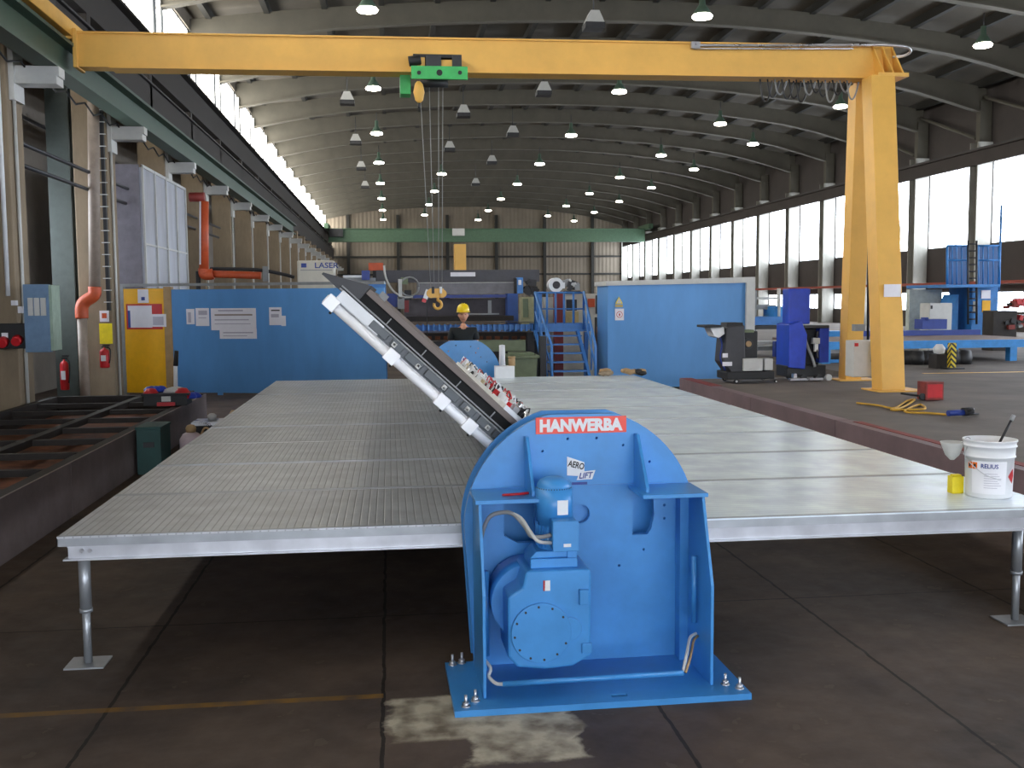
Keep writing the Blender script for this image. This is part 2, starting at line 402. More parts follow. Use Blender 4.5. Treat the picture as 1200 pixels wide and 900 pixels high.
# columns
def left_col(y, lab, grp=None):
    c = MB().box(-5.75, -5.15, y-.3, y+.3, 0, 5.9, CONC).box(-5.7, -5.45, y-.12, y+.12, 5.9, 7.24, DARKB).box(X0+.02, X0+.14, y-.17, y+.17, 6.9, 10.5, LGREY)
    t = thing('concrete_column', lab, 'column', (-5.45, y, 0), 0, grp); wpart(c, 'shaft', t, .015); wpart(MB().cyl((-5.12, y-.1, 0), (-5.12, y-.1, 4.9), .025, LGREY, seg=8), 'drain', t)
    b = MB().box(-5.15, -4.5, y-.13, y+.13, 5.04, 5.175, LGREY).box(-5.15, -4.53, y-.16, y+.16, 4.93, 5.04, LGREY).box(-5.15, -5.08, y-.2, y+.2, 4.7, 5.45, LGREY)
    wpart(b, 'bracket', t); return t
left_col(15.3, 'thick concrete column at the left edge of the photo beside the cutting bed')
left_col(20.3, 'concrete column with the black ladder track and the hanging red extinguisher')
for y in ROWS:
    if y > 21 or y < 15: left_col(y, 'plain concrete column in the far row behind the left blue partition' if y > 15 else 'concrete column in the row before the cutting bed', 'left row of concrete columns' if y > 15 else 'near row of concrete columns')
for y in ROWS:
    lab, g = ('pale wall column standing between two bright right-hand windows', 'right wall columns')
    if abs(y-40.3) < .1: lab, g = 'nearest pale wall column, right beside the blue railed press', None
    t = thing('wall_column', lab, 'column', (XR, y, 0), 0, g)
    wpart(MB().box(XR-.45, XR+.2, y-.3, y-.24, 0, 8.2, PCONC).box(XR-.45, XR+.2, y+.24, y+.3, 0, 8.2, PCONC).box(XR-.1, XR-.04, y-.25, y+.25, 0, 8.2, PCONC), 'shaft', t)
    wpart(MB().box(XR-.3, XR+.2, y-.15, y+.15, 8.2, zr(XR)+.2, RAFT), 'upper_post', t)
# rafters
def rafter(y):
    m = MB(); pts = [X0+(XR-X0)*i/20 for i in range(21)]
    for a, b in zip(pts, pts[1:]):
        def h(x): return .34*max(0, 1-min(x-X0, XR-x)/4.0)
        m.prism([(a, zr(a)+.06-h(a)), (b, zr(b)+.06-h(b)), (b, zr(b)+.72), (a, zr(a)+.72)], 'y', y-.04, y+.04, RAFT)
        m.prism([(a, zr(a)-h(a)), (b, zr(b)-h(b)), (b, zr(b)+.06-h(b)), (a, zr(a)+.06-h(a))], 'y', y-.16, y+.16, RAFT)
    return m
first = None
for y in ROWS:
    if first is None:
        first = tag(rafter(0).build('roof_rafter', loc=(0, y, 0)), 'grey steel rafter arching across the hall under the roof', 'rafter', 'roof rafters')
    else: dup(first, (0, y, 0))
# wall brace at the right eave
for y in (35.3, 40.3, 45.3):
    solo(MB().cyl((XR-.25, y+.2, 8.4), (XR-.25, y+4.7, 10.0), .08, RAFT, seg=6), 'eave_brace', 'diagonal steel brace between wall posts above the right windows', 'brace', 'eave braces on the right')
# runways
t = thing('crane_runway', 'dark main crane runway girder high along the left clerestory windows', 'crane runway', (-5.6, 0, 7.2))
wpart(MB().box(-5.66, -5.58, YB, YE-1, 7.3, 8.1, DARKB).box(-5.8, -5.4, YB, YE-1, 8.1, 8.16, DARKB).box(-5.76, -5.46, YB, YE-1, 7.24, 7.3, DARKB), 'girder', t)
wpart(MB().box(-5.64, -5.56, YB, YE-1, 8.16, 8.24, DARK), 'rail', t)
wpart(MB().box(-6.2, -5.78, YB, YE-1, 8.1, 8.15, DARK), 'walkway', t)
wpart(MB().box(-5.5, -5.45, YB, YE-1, 6.0, 6.95, DARKB).box(-5.56, -5.38, YB, YE-1, 6.95, 6.99, DARK), 'cable_tray', t)
t = thing('crane_runway', 'main crane runway ledge along the top of the right-hand windows', 'crane runway', (24.0, 0, 7.2))
wpart(MB().box(24.0, 24.1, YB, YE-1, 7.25, 7.8, BAND).box(23.85, 24.25, YB, YE-1, 7.8, 7.86, BAND), 'girder', t)
wpart(MB().box(24.02, 24.1, YB, YE-1, 7.86, 7.94, DARK), 'rail', t)
t = thing('crane_runway', 'green secondary crane runway girder carried on the left column brackets', 'crane runway', (-4.67, 0, 5.18))
wpart(MB().box(-4.70, -4.64, 2, 52, 5.22, 5.6, DGRN).box(-4.84, -4.48, 2, 52, 5.6, 5.65, DGRN).box(-4.82, -4.52, 2, 52, 5.18, 5.22, DGRN), 'girder', t)
wpart(MB().box(-4.70, -4.64, 2, 52, 5.65, 5.7, DARK), 'rail', t)
c = MB()
for k in range(50):
    y = 3+k; z = 5.2
    c.tube([(-4.95, y, z), (-4.95, y+.5, z-.12), (-4.95, y+1, z)], .016, BLACK, 5)
wpart(c, 'festoon_cable', t)
# overhead pipes on the left wall side
solo(MB().cyl((-6.9, 15.6, 4.55), (-6.9, 20.2, 4.55), .11, ORANGE), 'orange_pipe', 'rust orange pipe running behind the first concrete column on the left', 'pipe')
for i, (x, z) in enumerate(((-5.35, 4.25), (-5.4, 3.95), (-6.6, 5.3))):
    solo(MB().cyl((x, 8, z), (x, 34, z), .035, DARK, seg=8), 'wall_conduit', ['upper dark conduit strung along the left columns', 'lower dark conduit strung along the left columns', 'dark conduit far up behind the left columns'][i], 'conduit')

# far green crane bridge
t = thing('bridge_crane', 'green overhead crane bridge spanning the hall near its far end', 'crane', (9.5, 94, 7))
wpart(MB().box(-5.3, 23.7, 93.8, 94.3, 7.15, 8.3, MGRN).box(-5.3, 23.7, 93.6, 94.5, 8.3, 8.36, MGRN), 'bridge_girder', t)
for x in (-5.4, 23.8): wpart(MB().box(x-.2, x+.2, 92, 96, 8.25, 8.7, MGRN), 'end_carriage', t)
wpart(MB().box(5.8, 6.9, 93.5, 94.6, 7.7, 8.35, LGREY), 'trolley', t)
wpart(MB().box(-5.2, -4.0, 93.4, 93.79, 7.6, 8.3, DARK), 'control_box', t)

# ------------------------------------------------------------------ lamps
def lit_lamp(loc):
    t = thing('high_bay_lamp', 'lit round high bay lamp hanging under the hall roof', 'ceiling lamp', loc, 0, 'lit high bay lamps')
    MB().lathe([(.02, .62), (.08, .6), (.09, .34), (.12, .3), (.24, .12), (.26, .06), (.24, .05)], DGRN, seg=20).build('housing', t)
    MB().lathe([(.25, .06), (.29, .015), (.27, -.03), (.17, -.055), (.05, -.065)], LAMPON, seg=20).build('lens', t)
    MB().cyl((0, 0, .5), (0, 0, 1.0), .02, DARK, seg=6).build('hanger', t)
    return t
L0 = None
spots = []
spots += [(-.45, 28.8+10.4*k) for k in range(8)]
spots += [(8.85, 28.6+10.45*k) for k in range(8)]
spots += [(15.05, 45.8+10.2*k) for k in range(6)]
spots += [(18.7, 31+10.3*k) for k in range(8)]
spots += [(3.4, 65+10.4*k) for k in range(4)]
spots += [(-.45, 18.4), (-.45, 8), (8.85, 18), (8.85, 8), (15.05, 35.6), (18.7, 20)]
for x, y in spots:
    z = 9.75
    if L0 is None: L0 = lit_lamp((x, y, z))
    else: dup(L0, (x, y, z))
def off_lamp(loc):
    t = thing('high_bay_lamp', 'unlit white square high bay lamp hanging under the hall roof', 'ceiling lamp', loc, 0, 'unlit high bay lamps')
    m = MB(); m.prism([(-.27, 0), (.27, 0), (.12, .32), (-.12, .32)], 'y', -.27, .27, LAMPOFF); m.build('reflector', t)
    MB().box(-.28, .28, -.28, .28, -.16, -.005, DARK).build('gear_box', t)
    MB().cyl((0, 0, .38), (0, 0, 1.2), .02, DARK, seg=6).build('hanger', t)
    return t
U0 = None
for x, y in [(-1.5, 41.6), (-1.5, 52), (-1.5, 62), (-1.5, 72), (3.25, 44), (3.25, 54), (5.95, 29.6), (5.95, 39.2), (5.95, 49), (5.95, 59), (5.95, 70)]:
    if U0 is None: U0 = off_lamp((x, y, 9.75))
    else: dup(U0, (x, y, 9.75))

# ================================================================== TURNING MACHINES
def poly_arc(cx, cz, r, a0, a1, n): return [(cx+r*math.cos(a0+(a1-a0)*i/n), cz+r*math.sin(a0+(a1-a0)*i/n)) for i in range(n+1)]
def cut(o, cutters):
    for c in cutters:
        md = o.modifiers.new('cut', 'BOOLEAN'); md.operation = 'DIFFERENCE'; md.solver = 'EXACT'; md.object = c
    bpy.context.view_layer.update()
    dg = bpy.context.evaluated_depsgraph_get(); me = bpy.data.meshes.new_from_object(o.evaluated_get(dg))
    o.modifiers.clear(); old = o.data; o.data = me; bpy.data.meshes.remove(old)
    for c in cutters: bpy.data.objects.remove(c)
MC = Vector((.965, 4.87, 0))
def lm(px, py, Y):                      # picture point at distance Y, in the machine's own frame
    p = at(px, py, Y); return (p.x-MC.x, p.z)
def face_plate(parent, yb=.24):
    # big upright plate: straight lower sides, round shoulders, flat cut top
    R = .605; cz = .735; top = 1.315
    a = math.asin((top-cz)/R)
    out = [(-.56, .03), (-.585, .45)]+[(x, z) for x, z in poly_arc(0, cz, R, PI-.05, PI-a, 16)]+poly_arc(0, cz, R, a, .05, 16)+[(.585, .45), (.56, .03)]
    p = MB().prism(out, 'y', yb, yb+.04, BLUE).build('face_plate', parent)
    cs = [MB().cyl((-.005, yb-.1, .80), (-.005, yb+.1, .80), .05, BLUE, seg=24).build('c'),
          MB().prism([(-.40, .70), (-.40, .90)]+[(-.27, .925), (-.24, .925), (-.24, .66), (-.33, .66)], 'y', yb-.1, yb+.1, BLUE).build('c'),
          MB().prism([(.27, .68), (.27, .925), (.355, .925), (.38, .86), (.385, .78), (.37, .71), (.35, .68)], 'y', yb-.1, yb+.1, BLUE).build('c')]
    for x, z in ((-.2, 1.13), (-.07, 1.19), (.08, 1.19), (.22, 1.15), (.36, 1.06), (.44, .83), (.44, .9), (-.44, .82), (-.43, .55), (.33, .60), (.20, .52), (.44, .76)):
        cs.append(MB().cyl((x, yb-.1, z), (x, yb+.1, z), .0075, BLACK, seg=8).build('c'))
    if parent:
        for c in cs: c.parent = parent
        bpy.context.view_layer.update()
    cut(p, cs)
    # drum plate seen through the openings
    MB().prism(out, 'y', yb+.19, yb+.21, BLUE).build('rear_plate', parent)
    MB().cyl((0, yb+.05, .78), (0, yb+.18, .78), .2, BLUE, seg=32).build('turning_disc', parent)
    return p
M1 = thing('turning_machine', 'large round-topped blue turning machine with gear motor in the foreground', 'machine', MC, .015)
b = MB().box(-.705, .705, -.33, .31, 0, .03, BLUE); bp = b.build('base_plate', M1, bevel=.003)
slot = MB().box(.04, .12, -.27, -.24, -.05, .1, BLUE).build('c', M1); cut_ = [slot]
bp.modifiers.clear(); cut(bp, cut_)
face_plate(M1)
YP = .24
# side cheeks with slanted front edge
for sx, nm in ((-1, 'left'), (1, 'right')):
    x0 = sx*.545; x1 = sx*.56
    MB().prism([(YP, .03), (-.20, .03), (-.20, .52), (-.05, .93), (YP, .93)], 'x', min(x0, x1), max(x0, x1), BLUE).build('side_cheek', M1, bevel=.002)
    MB().box(min(sx*.245, sx*.575), max(sx*.245, sx*.575), -.06, YP, .925, .945, BLUE).build('shelf', M1, bevel=.002)
    MB().prism([(YP, .945), (.0, .945), (.0, .97), (YP-.05, 1.21), (YP, 1.21)], 'x', sx*.285-.008, sx*.285+.008, BLUE).build('gusset', M1, bevel=.002)
    MB().box(min(sx*.5, sx*.545), max(sx*.5, sx*.545), .16, YP, .03, .93, BLUE).build('corner_rib', M1)
MB().box(-.42, .44, YP-.008, YP, .945, .95, BLUE).build('weld_ledge', M1)
# gearbox
gx = lambda p: lm(p, 700, 4.66)[0]
gz = lambda p: lm(640, p, 4.66)[1]
G = MB()
G.prism([(gx(617), gz(671)), (gx(612), gz(690)), (gx(595), gz(700)), (gx(595), gz(770)), (gx(606), gz(783)), (gx(640), gz(787)), (gx(672), gz(785)), (gx(693), gz(774)), (gx(694), gz(675)), (gx(692), gz(671))], 'y', -.18, .12, BLUE)
g = G.build('gearbox', M1, bevel=.012)
c0 = (gx(634), gz(743))
MB().prism([(c0[0]+.145*math.cos(t), c0[1]+.145*math.sin(t)) for t in [2*PI*i/40 for i in range(40)]], 'y', -.196, -.178, BLUE).build('cover', g, bevel=.004)
MB().prism([(gx(668)+.058*math.cos(t), gz(740)+.058*math.sin(t)) for t in [2*PI*i/24 for i in range(24)]], 'y', -.193, -.178, BLUE).build('small_cover', g, bevel=.004)
m = MB()
for i in range(12):
    t = 2*PI*i/12+.1
    if math.cos(t) > .75 and math.sin(t) > -.3 and math.sin(t) < .5: continue
    x, z = c0[0]+.128*math.cos(t), c0[1]+.128*math.sin(t); m.cyl((x, -.2, z), (x, -.19, z), .006, DARK, seg=6)
m.build('cover_bolts', g)
MB().box(gx(679), gx(690), -.2, -.17, gz(712), gz(694), BLUE).build('lifting_lug', g, bevel=.004); MB().box(gx(682), gx(694), -.19, -.17, gz(770), gz(758), BLUE).build('lifting_lug', g, bevel=.004)
MB().box(gx(638), gx(645), -.184, -.18, gz(694), gz(682), WHITE).box(gx(637), gx(639), -.184, -.1795, gz(694), gz(682), RED).build('type_plate', g)
MB().cyl((gx(628), .0, gz(720)), (gx(628), .2, gz(720)), .19, BLUE, seg=32).build('output_hub', g)
# adapter and motor
ax, ay = gx(657), -.02
m = MB(); m.box(gx(624), gx(680), -.13, .08, gz(671), gz(660), BLUE).prism([(gx(624), gz(660)), (gx(632), gz(652)), (gx(676), gz(652)), (gx(680), gz(660))], 'y', -.11, .07, BLUE)
m.lathe([(.085, gz(652)), (.085, gz(648)), (.068, gz(646)), (.068, gz(640))], BLUE, (ax, ay, 0)); m.box(gx(668), gx(680), -.12, -.04, gz(668), gz(642), BLUE)
m.build('adapter', M1, bevel=.004)
m = MB(); zt, zb = lm(655, 562, 4.78)[1], lm(655, 612, 4.78)[1]
m.lathe([(.0, zt), (.045, zt), (.07, zt-.012), (.084, zt-.035), (.084, zt-.05), (.09, zt-.05), (.09, zb), (.078, zb), (.078, zb-.07), (.085, zb-.07), (.085, zb-.13), (.07, zb-.14)], BLUE, (ax, ay, 0), seg=28)
mo = m.build('motor', M1)
m = MB()
for i in range(28):
    t = 2*PI*i/28; x, y = ax+.084*math.cos(t), ay+.084*math.sin(t)
    m.cbox((x, y, (zb-.0-.07)), (.012, .003, .10), BLUE, (0, 0, t))
m.build('cooling_fins', mo)
m = MB()
for i in range(40):
    t = 2*PI*i/40; m.cbox((ax+.082*math.cos(t), ay+.082*math.sin(t), zt-.047), (.006, .004, .006), BLACK, (0, 0, t))
m.build('vent_ring', mo)
tx0, tx1, tz0, tz1 = lm(644, 0, 4.7)[0], lm(674, 0, 4.7)[0], lm(655, 643, 4.72)[1], lm(655, 609, 4.72)[1]
MB().box(tx0, tx1, -.19, -.09, tz0, tz1, BLUE).box(tx0-.004, tx1+.004, -.2, -.19, tz0-.003, tz1+.003, BLUE).build('terminal_box', mo, bevel=.004)
lb = MB().box(lm(652, 0, 4.72)[0], lm(665, 0, 4.72)[0], -.1135, -.108, lm(655, 604, 4.75)[1], lm(655, 587, 4.75)[1], WHITE).build('label_plate', mo); lb['label'] = 'white rating plate'
MB().box(lm(657, 0, 4.68)[0], lm(666, 0, 4.68)[0], -.203, -.2, tz0+.02, tz0+.035, WHITE).build('type_plate', mo)
# hoses
m = MB()
def q(px, py, Y): a = lm(px, py, Y); return (a[0], Y-MC.y, a[1])
m.tube([q(563, 705, 4.98), q(563, 660, 4.97), q(564, 630, 4.93), q(573, 606, 4.88), q(590, 600, 4.85), q(602, 603, 4.82), q(614, 616, 4.76), q(622, 628, 4.72), q(634, 629, 4.72), q(645, 627, 4.73)], .0105, GREY, 8, 5)
m.tube([q(596, 600, 4.84), q(610, 607, 4.79), q(620, 622, 4.72), q(630, 634, 4.71), q(646, 636, 4.73)], .009, LGREY, 8, 5)
m.build('motor_cable', M1)['label'] = 'grey cable hose curving to the motor'
m = MB().tube([q(565, 770, 4.8), q(574, 782, 4.74), q(572, 792, 4.7), q(580, 800, 4.66), q(588, 801, 4.65)], .009, LGREY, 8, 5)
m.build('lower_cable', M1)
m = MB().tube([q(800, 787, 4.66), q(805, 765, 4.7), q(809, 748, 4.8), q(816, 743, 4.85)], .008, LGREY, 8, 5).tube([q(803, 789, 4.66), q(809, 770, 4.7), q(813, 752, 4.8), q(818, 746, 4.86)], .007, BRASS, 8, 5)
m.build('cable_loop', M1)['label'] = 'grey cable pair at right end of the conduit'
MB().cyl(q(588, 801, 4.65), q(800, 789, 4.65), .013, BLUE).build('conduit', M1)
MB().cyl((.525, -.0, .28), (.525, -.0, .62), .014, BLUE).build('conduit', M1)
MB().cyl((-.51, .1, .13), (-.51, .1, .56), .014, BLUE).build('conduit', M1)
for x, y in ((-.67, .27), (-.62, .29), (-.65, -.28), (-.6, -.22), (.66, .2), (.62, -.2), (.67, -.26)):
    m = MB().cyl((x, y, .03), (x, y, .085), .007, SILVER, seg=8).cyl((x, y, .03), (x, y, .05), .016, SILVER, seg=6).cyl((x, y, .028), (x, y, .034), .022, SILVER, seg=12)
    m.build('anchor_bolt', M1)
MB().tube([(-.43, .05, .947), (-.38, .02, .955), (-.34, .04, .953), (-.30, .07, .95)], .007, RED, 6, 4).build('red_cable_tie', M1)
# sign and sticker
sg = MB().box(*[v for v in (lm(626, 0, 5.1)[0], lm(736, 0, 5.1)[0])], YP-.007, YP-.001, 1.218, 1.302, mat('sign_red', (238, 84, 70), .5, var=0)).build('name_sign', M1)
sx = (lm(626, 0, 5.1)[0]+lm(736, 0, 5.1)[0])/2
FR = Matrix.Rotation(PI/2, 4, 'X')
def front(x, y, z, roll=0): return Matrix.Translation((x, y, z)) @ FR @ Matrix.Rotation(roll, 4, 'Z')
MB().text('HANWERBA', .43, .066, WHITE, front(sx, YP-.007, 1.26), .002, .055).build('lettering', sg)
x0, z0 = lm(678, 549, 5.1)
st = MB().prism([(x0-.055, z0-.035), (x0-.055, z0+.062), (x0+.035, z0+.03), (x0+.035, z0-.018), (x0+.0, z0-.04)], 'y', YP-.004, YP-.001, WHITE).prism([(x0-.005, z0-.06), (x0+.012, z0-.018), (x0+.092, z0-.012), (x0+.075, z0-.058)], 'y', YP-.006, YP-.001, WHITE).build('sticker', M1)
MB().text('AERO', .085, .034, BLACK, front(x0-.008, YP-.0045, z0+.018, -.25), .002, .02).text('LIFT', .075, .03, NAVY, front(x0+.043, YP-.0065, z0-.037, .05), .002, .02, .3).build('lettering', st)
MB().box(x0-.03, x0+.05, YP-.003, YP-.001, z0-.085, z0-.072, NAVY).build('lettering', st)

# far machine, turned about to face the other one
M2 = thing('turning_machine', 'second blue round-topped turning machine in front of the worker in the yellow helmet', 'machine', (1.17, 16.5, 0))
MB().box(-.705, .705, -.33, .31, 0, .03, BLUE).build('base_plate', M2)
R, cz, top = .6, .69, 1.25; a = math.asin((top-cz)/R)
out = [(-.56, .03), (-.585, .45)]+poly_arc(0, cz, R, PI-.05, PI-a, 14)+poly_arc(0, cz, R, a, .05, 14)+[(.585, .45), (.56, .03)]
p = MB().prism(out, 'y', -.1, -.06, BLUE).build('face_plate', M2)
cs = [MB().cyl((x, -.3, z), (x, .1, z), .011, BLACK, seg=8).build('c', M2) for x, z in ((-.24, 1.08), (-.12, 1.17), (.12, 1.15), (.2, 1.05), (.28, .98), (.38, .9), (.24, 1.12), (-.3, .98))]
cut(p, cs)
for sxx in (-1, 1): MB().prism([(-.06, .03), (.25, .03), (.25, .52), (.1, .9), (-.06, .9)], 'x', sxx*.55-.008, sxx*.55+.008, BLUE).build('side_cheek', M2)
MB().box(.0-.15, .2, .0, .24, .15, .6, BLUE).build('gearbox', M2, bevel=.01)
MB().lathe([(.08, .6), (.085, .8), (.07, .86), (.0, .88)], BLUE, (.02, .12, 0)).build('motor', M2)

# ------------------------------------------------------------------ PLATFORM TABLES
def platform(label, x0, x1, y0, y1, topm, pitch=1.15):
    t = thing('platform_table', label, 'platform', (x0, y0, 0))
    y = y0; L = lambda mb, nm, **k: wpart(mb, nm, t, **k)
    while y < y1-.3:
        ye = min(y+pitch, y1); zj = random.uniform(-.003, .002)
        pan = MB().box(x0, x1, y+.007, ye-.007, .692+zj, .70+zj, topm)
        pan.box(x0, x1, y+.004, y+.012, .648, .692+zj, GALV).box(x0, x1, ye-.012, ye-.004, .648, .692+zj, GALV).box(x0, x0+.006, y+.004, ye-.004, .648, .692+zj, GALV).box(x1-.006, x1, y+.004, ye-.004, .648, .692+zj, GALV)
        pan.box(x0+.001, x1-.001, y+.007, y+.032, .70+zj, .7025+zj, GALV).box(x0+.001, x1-.001, ye-.03, ye-.007, .70+zj, .702+zj, GALV)
        vs = Vector(((x0+x1)/2, y, 0)); o = pan.build('deck_panel', t, loc=vs-t.location, shift=vs)
        y = ye
    for yy in (y0+.02, (y0+y1)/2, y1-.08):
        L(MB().box(x0+.05, x1-.05, yy, yy+.006, .582, .646, ALU).box(x0+.03, x1-.03, yy-.025, yy+.035, .574, .582, ALU).box(x0+.05, x1-.05, yy-.01, yy+.03, .64, .647, ALU), 'cross_beam')
    for xx in (x0+.06, x1-.1): L(MB().box(xx, xx+.04, y0+.03, y1-.03, .59, .646, GALV), 'side_beam')
    return t
def pleg(t, x, y):
    m = MB().cyl((x, y, .30), (x, y, .58), .030, GALV, seg=16).cyl((x, y, .008), (x, y, .34), .021, GALV, seg=14).cyl((x, y, .28), (x, y, .30), .034, GALV, seg=16)
    m.box(x-.1, x+.1, y-.09, y+.09, 0, .008, GALV); wpart(m, 'leg', t)
T1 = platform('left half of the big steel platform with ribbed galvanised deck', -1.72, 1.02, 5.42, 15.85, GRATE)
for x, y in ((-1.61, 5.5), (-1.61, 10.6), (-1.61, 15.7), (.3, 10.6), (.6, 15.7)): pleg(T1, x, y)
m = MB()
for x in (-1.60, -1.56): m.cyl((x, 5.425, .622), (x, 5.442, .622), .011, SILVER, seg=6)
wpart(m, 'bolts', T1)
T2 = platform('right half of the big steel platform, smoother, with glare put into its paler tone, with the paint pail', 1.22, 3.79, 5.33, 15.75, SMOOTHP)
for x, y in ((3.61, 5.48), (3.61, 10.5), (3.61, 15.6), (1.75, 10.5), (1.75, 15.6)): pleg(T2, x, y)

# ------------------------------------------------------------------ TILTED PANEL
TH = math.atan2(-.67, -.74)
TP = bpy.data.objects.new('tilting_panel', None); COL.objects.link(TP); TP.location = (1.17, 5.5, .77)
TP.rotation_euler = (0, PI+math.atan2(.68, .735), 0)
tag(TP, 'raised tilting panel with white pneumatic tube along its near end, leaning up left', 'tilting panel')
LY = 9.8
MB().box(.12, 1.74, .0, LY, -.012, .02, PLATEM).build('sheet', TP)['label'] = 'brown grey flat sheet'
MB().box(.15, 1.745, .03, LY-.05, .02, .072, mat('gap_black', (14, 14, 15), .8, var=0)).build('gap_shade', TP)  # near-black filler painted as the shade in the gap under the sheet
MB().box(.12, 1.86, -.02, LY, .078, .086, DARK).box(.12, 1.86, -.02, .0, .07, .095, GREY).build('frame_plate', TP)
m = MB()
for i in range(6):
    x = .3+i*.25; m.box(x, x+.006, -.012, -.004, .03, .08, GREY)
m.box(.12, 1.7, -.015, -.005, .078, .083, GREY)
m.build('bracket_strip', TP)
fr = MB().box(.12, 1.82, .0, .08, .09, .15, mat('cylinder_grey', (96, 100, 104), .45)).build('cylinder_bar', TP)
m = MB()
xx = .3
while xx < 1.55:
    w = random.uniform(.07, .14); m.box(xx, xx+w, -.03-random.uniform(0, .01), 0, .095, .140, mat('valve_grey', (70, 76, 80), .4)); xx += w+.03
m.build('cylinder_blocks', fr, bevel=.003)
for x in (.5, .78, .93, 1.1, 1.28, 1.45):
    MB().cbox((x, -.03, .118+random.uniform(-.01, .01)), (.026, .03, .026), LGREY).cyl((x, -.045, .12), (x, -.03, .12), .01, WHITE, seg=8).build('fitting', TP, bevel=.003)
TW = mat('tube_blown_white', (250, 250, 252), .3, var=0)  # pure white puts the tube's blown-out light into its colour
MB().cyl((.22, -.02, .182), (1.88, -.02, .182), .026, TW, seg=16).cyl((.22, .03, .15), (1.84, .03, .15), .022, TW).build('pneumatic_tube', TP)['label'] = 'white tube'
for x in (.42, .58, .86, 1.06, 1.42, 1.84):
    MB().box(x-.035, x+.035, -.06, .03, .142, .214, TW).cyl((x-.03, -.02, .214), (x-.03, -.02, .228), .008, BLACK, seg=8).build('tube_clamp', TP, bevel=.006)
MB().box(1.55, 1.84, -.03, .1, .085, .15, WHITE).build('white_end_block', TP, bevel=.006)
MB().prism([(1.745, -.03), (1.98, .088), (1.98, .1), (1.745, .1)], 'y', .012, 2.2, DARK).build('tip_plate', TP)
MB().box(1.64, 1.69, .5, .56, -.05, -.002, GREY).build('tip_fitting', TP); MB().box(1.64, 1.69, .9, .96, -.05, -.002, GREY).build('tip_fitting', TP)
MB().cyl((.1, 0, .05), (.1, LY, .05), .045, GALV).build('hinge_shaft', TP)
for y in (.02, LY-.1): MB().box(.0, .3, y, y+.06, .02, .14, BLUE).build('hinge_arm', TP)
# valve strip running away along the sheet
vs = MB().box(.57, .78, .0, 4.0, -.04, -.013, WHITE).box(.57, .585, .0, 4.0, -.075, -.04, WHITE).build('valve_strip', TP)
vs['label'] = 'crowded strip of white and red pneumatic valves'
m = MB(); cols = [WHITE, WHITE, WHITE, WHITE, SILVER, RED, LGREY, BLACK, LGREY, mat('valve_beige', (200, 184, 150), .5), SILVER]
for i in range(260):
    y = .02+i*.0153; x = random.uniform(.60, .77); s_ = random.uniform(.014, .034)
    if random.random() < .5: m.cbox((x, y, -.035-s_*.8), (s_*1.4, s_, s_*1.7), random.choice(cols), (random.uniform(-.4, .4), 0, random.uniform(0, 1)))
    else: m.cyl((x, y, -.03), (x+random.uniform(-.02, .02), y+random.uniform(-.02, .02), -.035-s_*2), s_*.5, random.choice(cols), seg=7)
    if i % 4 == 0: m.tube([(x, y, -.04), (x+.02, y+.04, -.11), (.68, y+.1, -.06)], .004, random.choice([RED, WHITE, BLACK]), 5, 3)
    if i % 5 == 0: m.box(.598, .612, y, y+.05, -.05, -.03, RED)
o = m.build('valves', vs); o['kind'] = 'stuff'

# ------------------------------------------------------------------ PAINT PAIL AND SMALL THINGS ON THE PLATFORM
t = thing('paint_pail', 'white paint pail with stirring stick standing on the right platform corner', 'pail', (3.57, 5.72, .70))
r0, r1, hh = .128, .145, .345
m = MB().lathe([(r0, 0), (r0+.002, .01), (r1-.008, hh*.70), (r1, hh*.705), (r1, hh*.72), (r1-.004, hh*.73), (r1-.002, hh*.88), (r1+.005, hh*.885), (r1+.005, hh*.9), (r1, hh*.91), (r1+.002, hh*.97), (r1+.008, hh*.975), (r1+.008, hh), (r1-.002, hh), (r1-.004, .3), (r1-.004, .27)], WHITE, seg=40)
m.build('tub', t)
MB().cyl((0, 0, .30), (0, 0, .31), r1-.005, CURBR, seg=32).build('paint', t)
MB().cyl((.06, .02, .29), (.165, .03, .475), .008, BLACK, seg=8).cyl((.15, .029, .448), (.168, .0305, .48), .013, GREY, seg=8).build('stirring_stick', t)
MB().tube([(-r1, 0, .30), (-.17, -.03, .24), (-.12, -.13, .16), (-.02, -.155, .12)], .003, SILVER, 6, 5).build('handle', t)
def wrap(mb, a0, a1, z0, z1, m_, r=None, n=10, poly=None):
    r = r or (lambda z: r0+(r1-.008-r0)*z/(hh*.7)+.0032)
    for i in range(n):
        A, B = a0+(a1-a0)*i/n, a0+(a1-a0)*(i+1)/n
        v = [mb.bm.verts.new((r(z)*math.sin(t_), -r(z)*math.cos(t_), z)) for t_, z in ((A, z0), (B, z0), (B, z1), (A, z1))]
        mb._f(v, m_)
    return mb
VIEW = math.atan2(3.57, 5.72)          # the label side looks at the aisle
lab = wrap(MB(), -VIEW-.75, -VIEW+.75, .03, .225, mat('label_white', (236, 236, 240), .5, var=.02), n=16)
lab = lab.build('paper_label', t)
mark = MB(); rr = lambda z: r0+(r1-.008-r0)*z/(hh*.7)+.0042
wrap(mark, -VIEW-.95, -VIEW-.72, .175, .215, mat('hazard_orange', (236, 120, 30), .5, var=0), rr, 3); wrap(mark, -VIEW-.70, -VIEW-.48, .175, .215, mat('hazard_orange', (236, 120, 30)), rr, 3)
wrap(mark, -VIEW-.9, -VIEW-.8, .185, .205, BLACK, lambda z: rr(z)+.001, 2); wrap(mark, -VIEW-.64, -VIEW-.54, .185, .205, BLACK, lambda z: rr(z)+.001, 2)
lines = MB()
for k in range(7): wrap(lines, -VIEW-.2, -VIEW+.35+.08*(k % 3), .15-.014*k, .153-.014*k, mat('print_grey', (180, 176, 190), .6, var=0), rr, 6)
mark.build('hazard_marks', lab); lines.build('print_lines', lab)
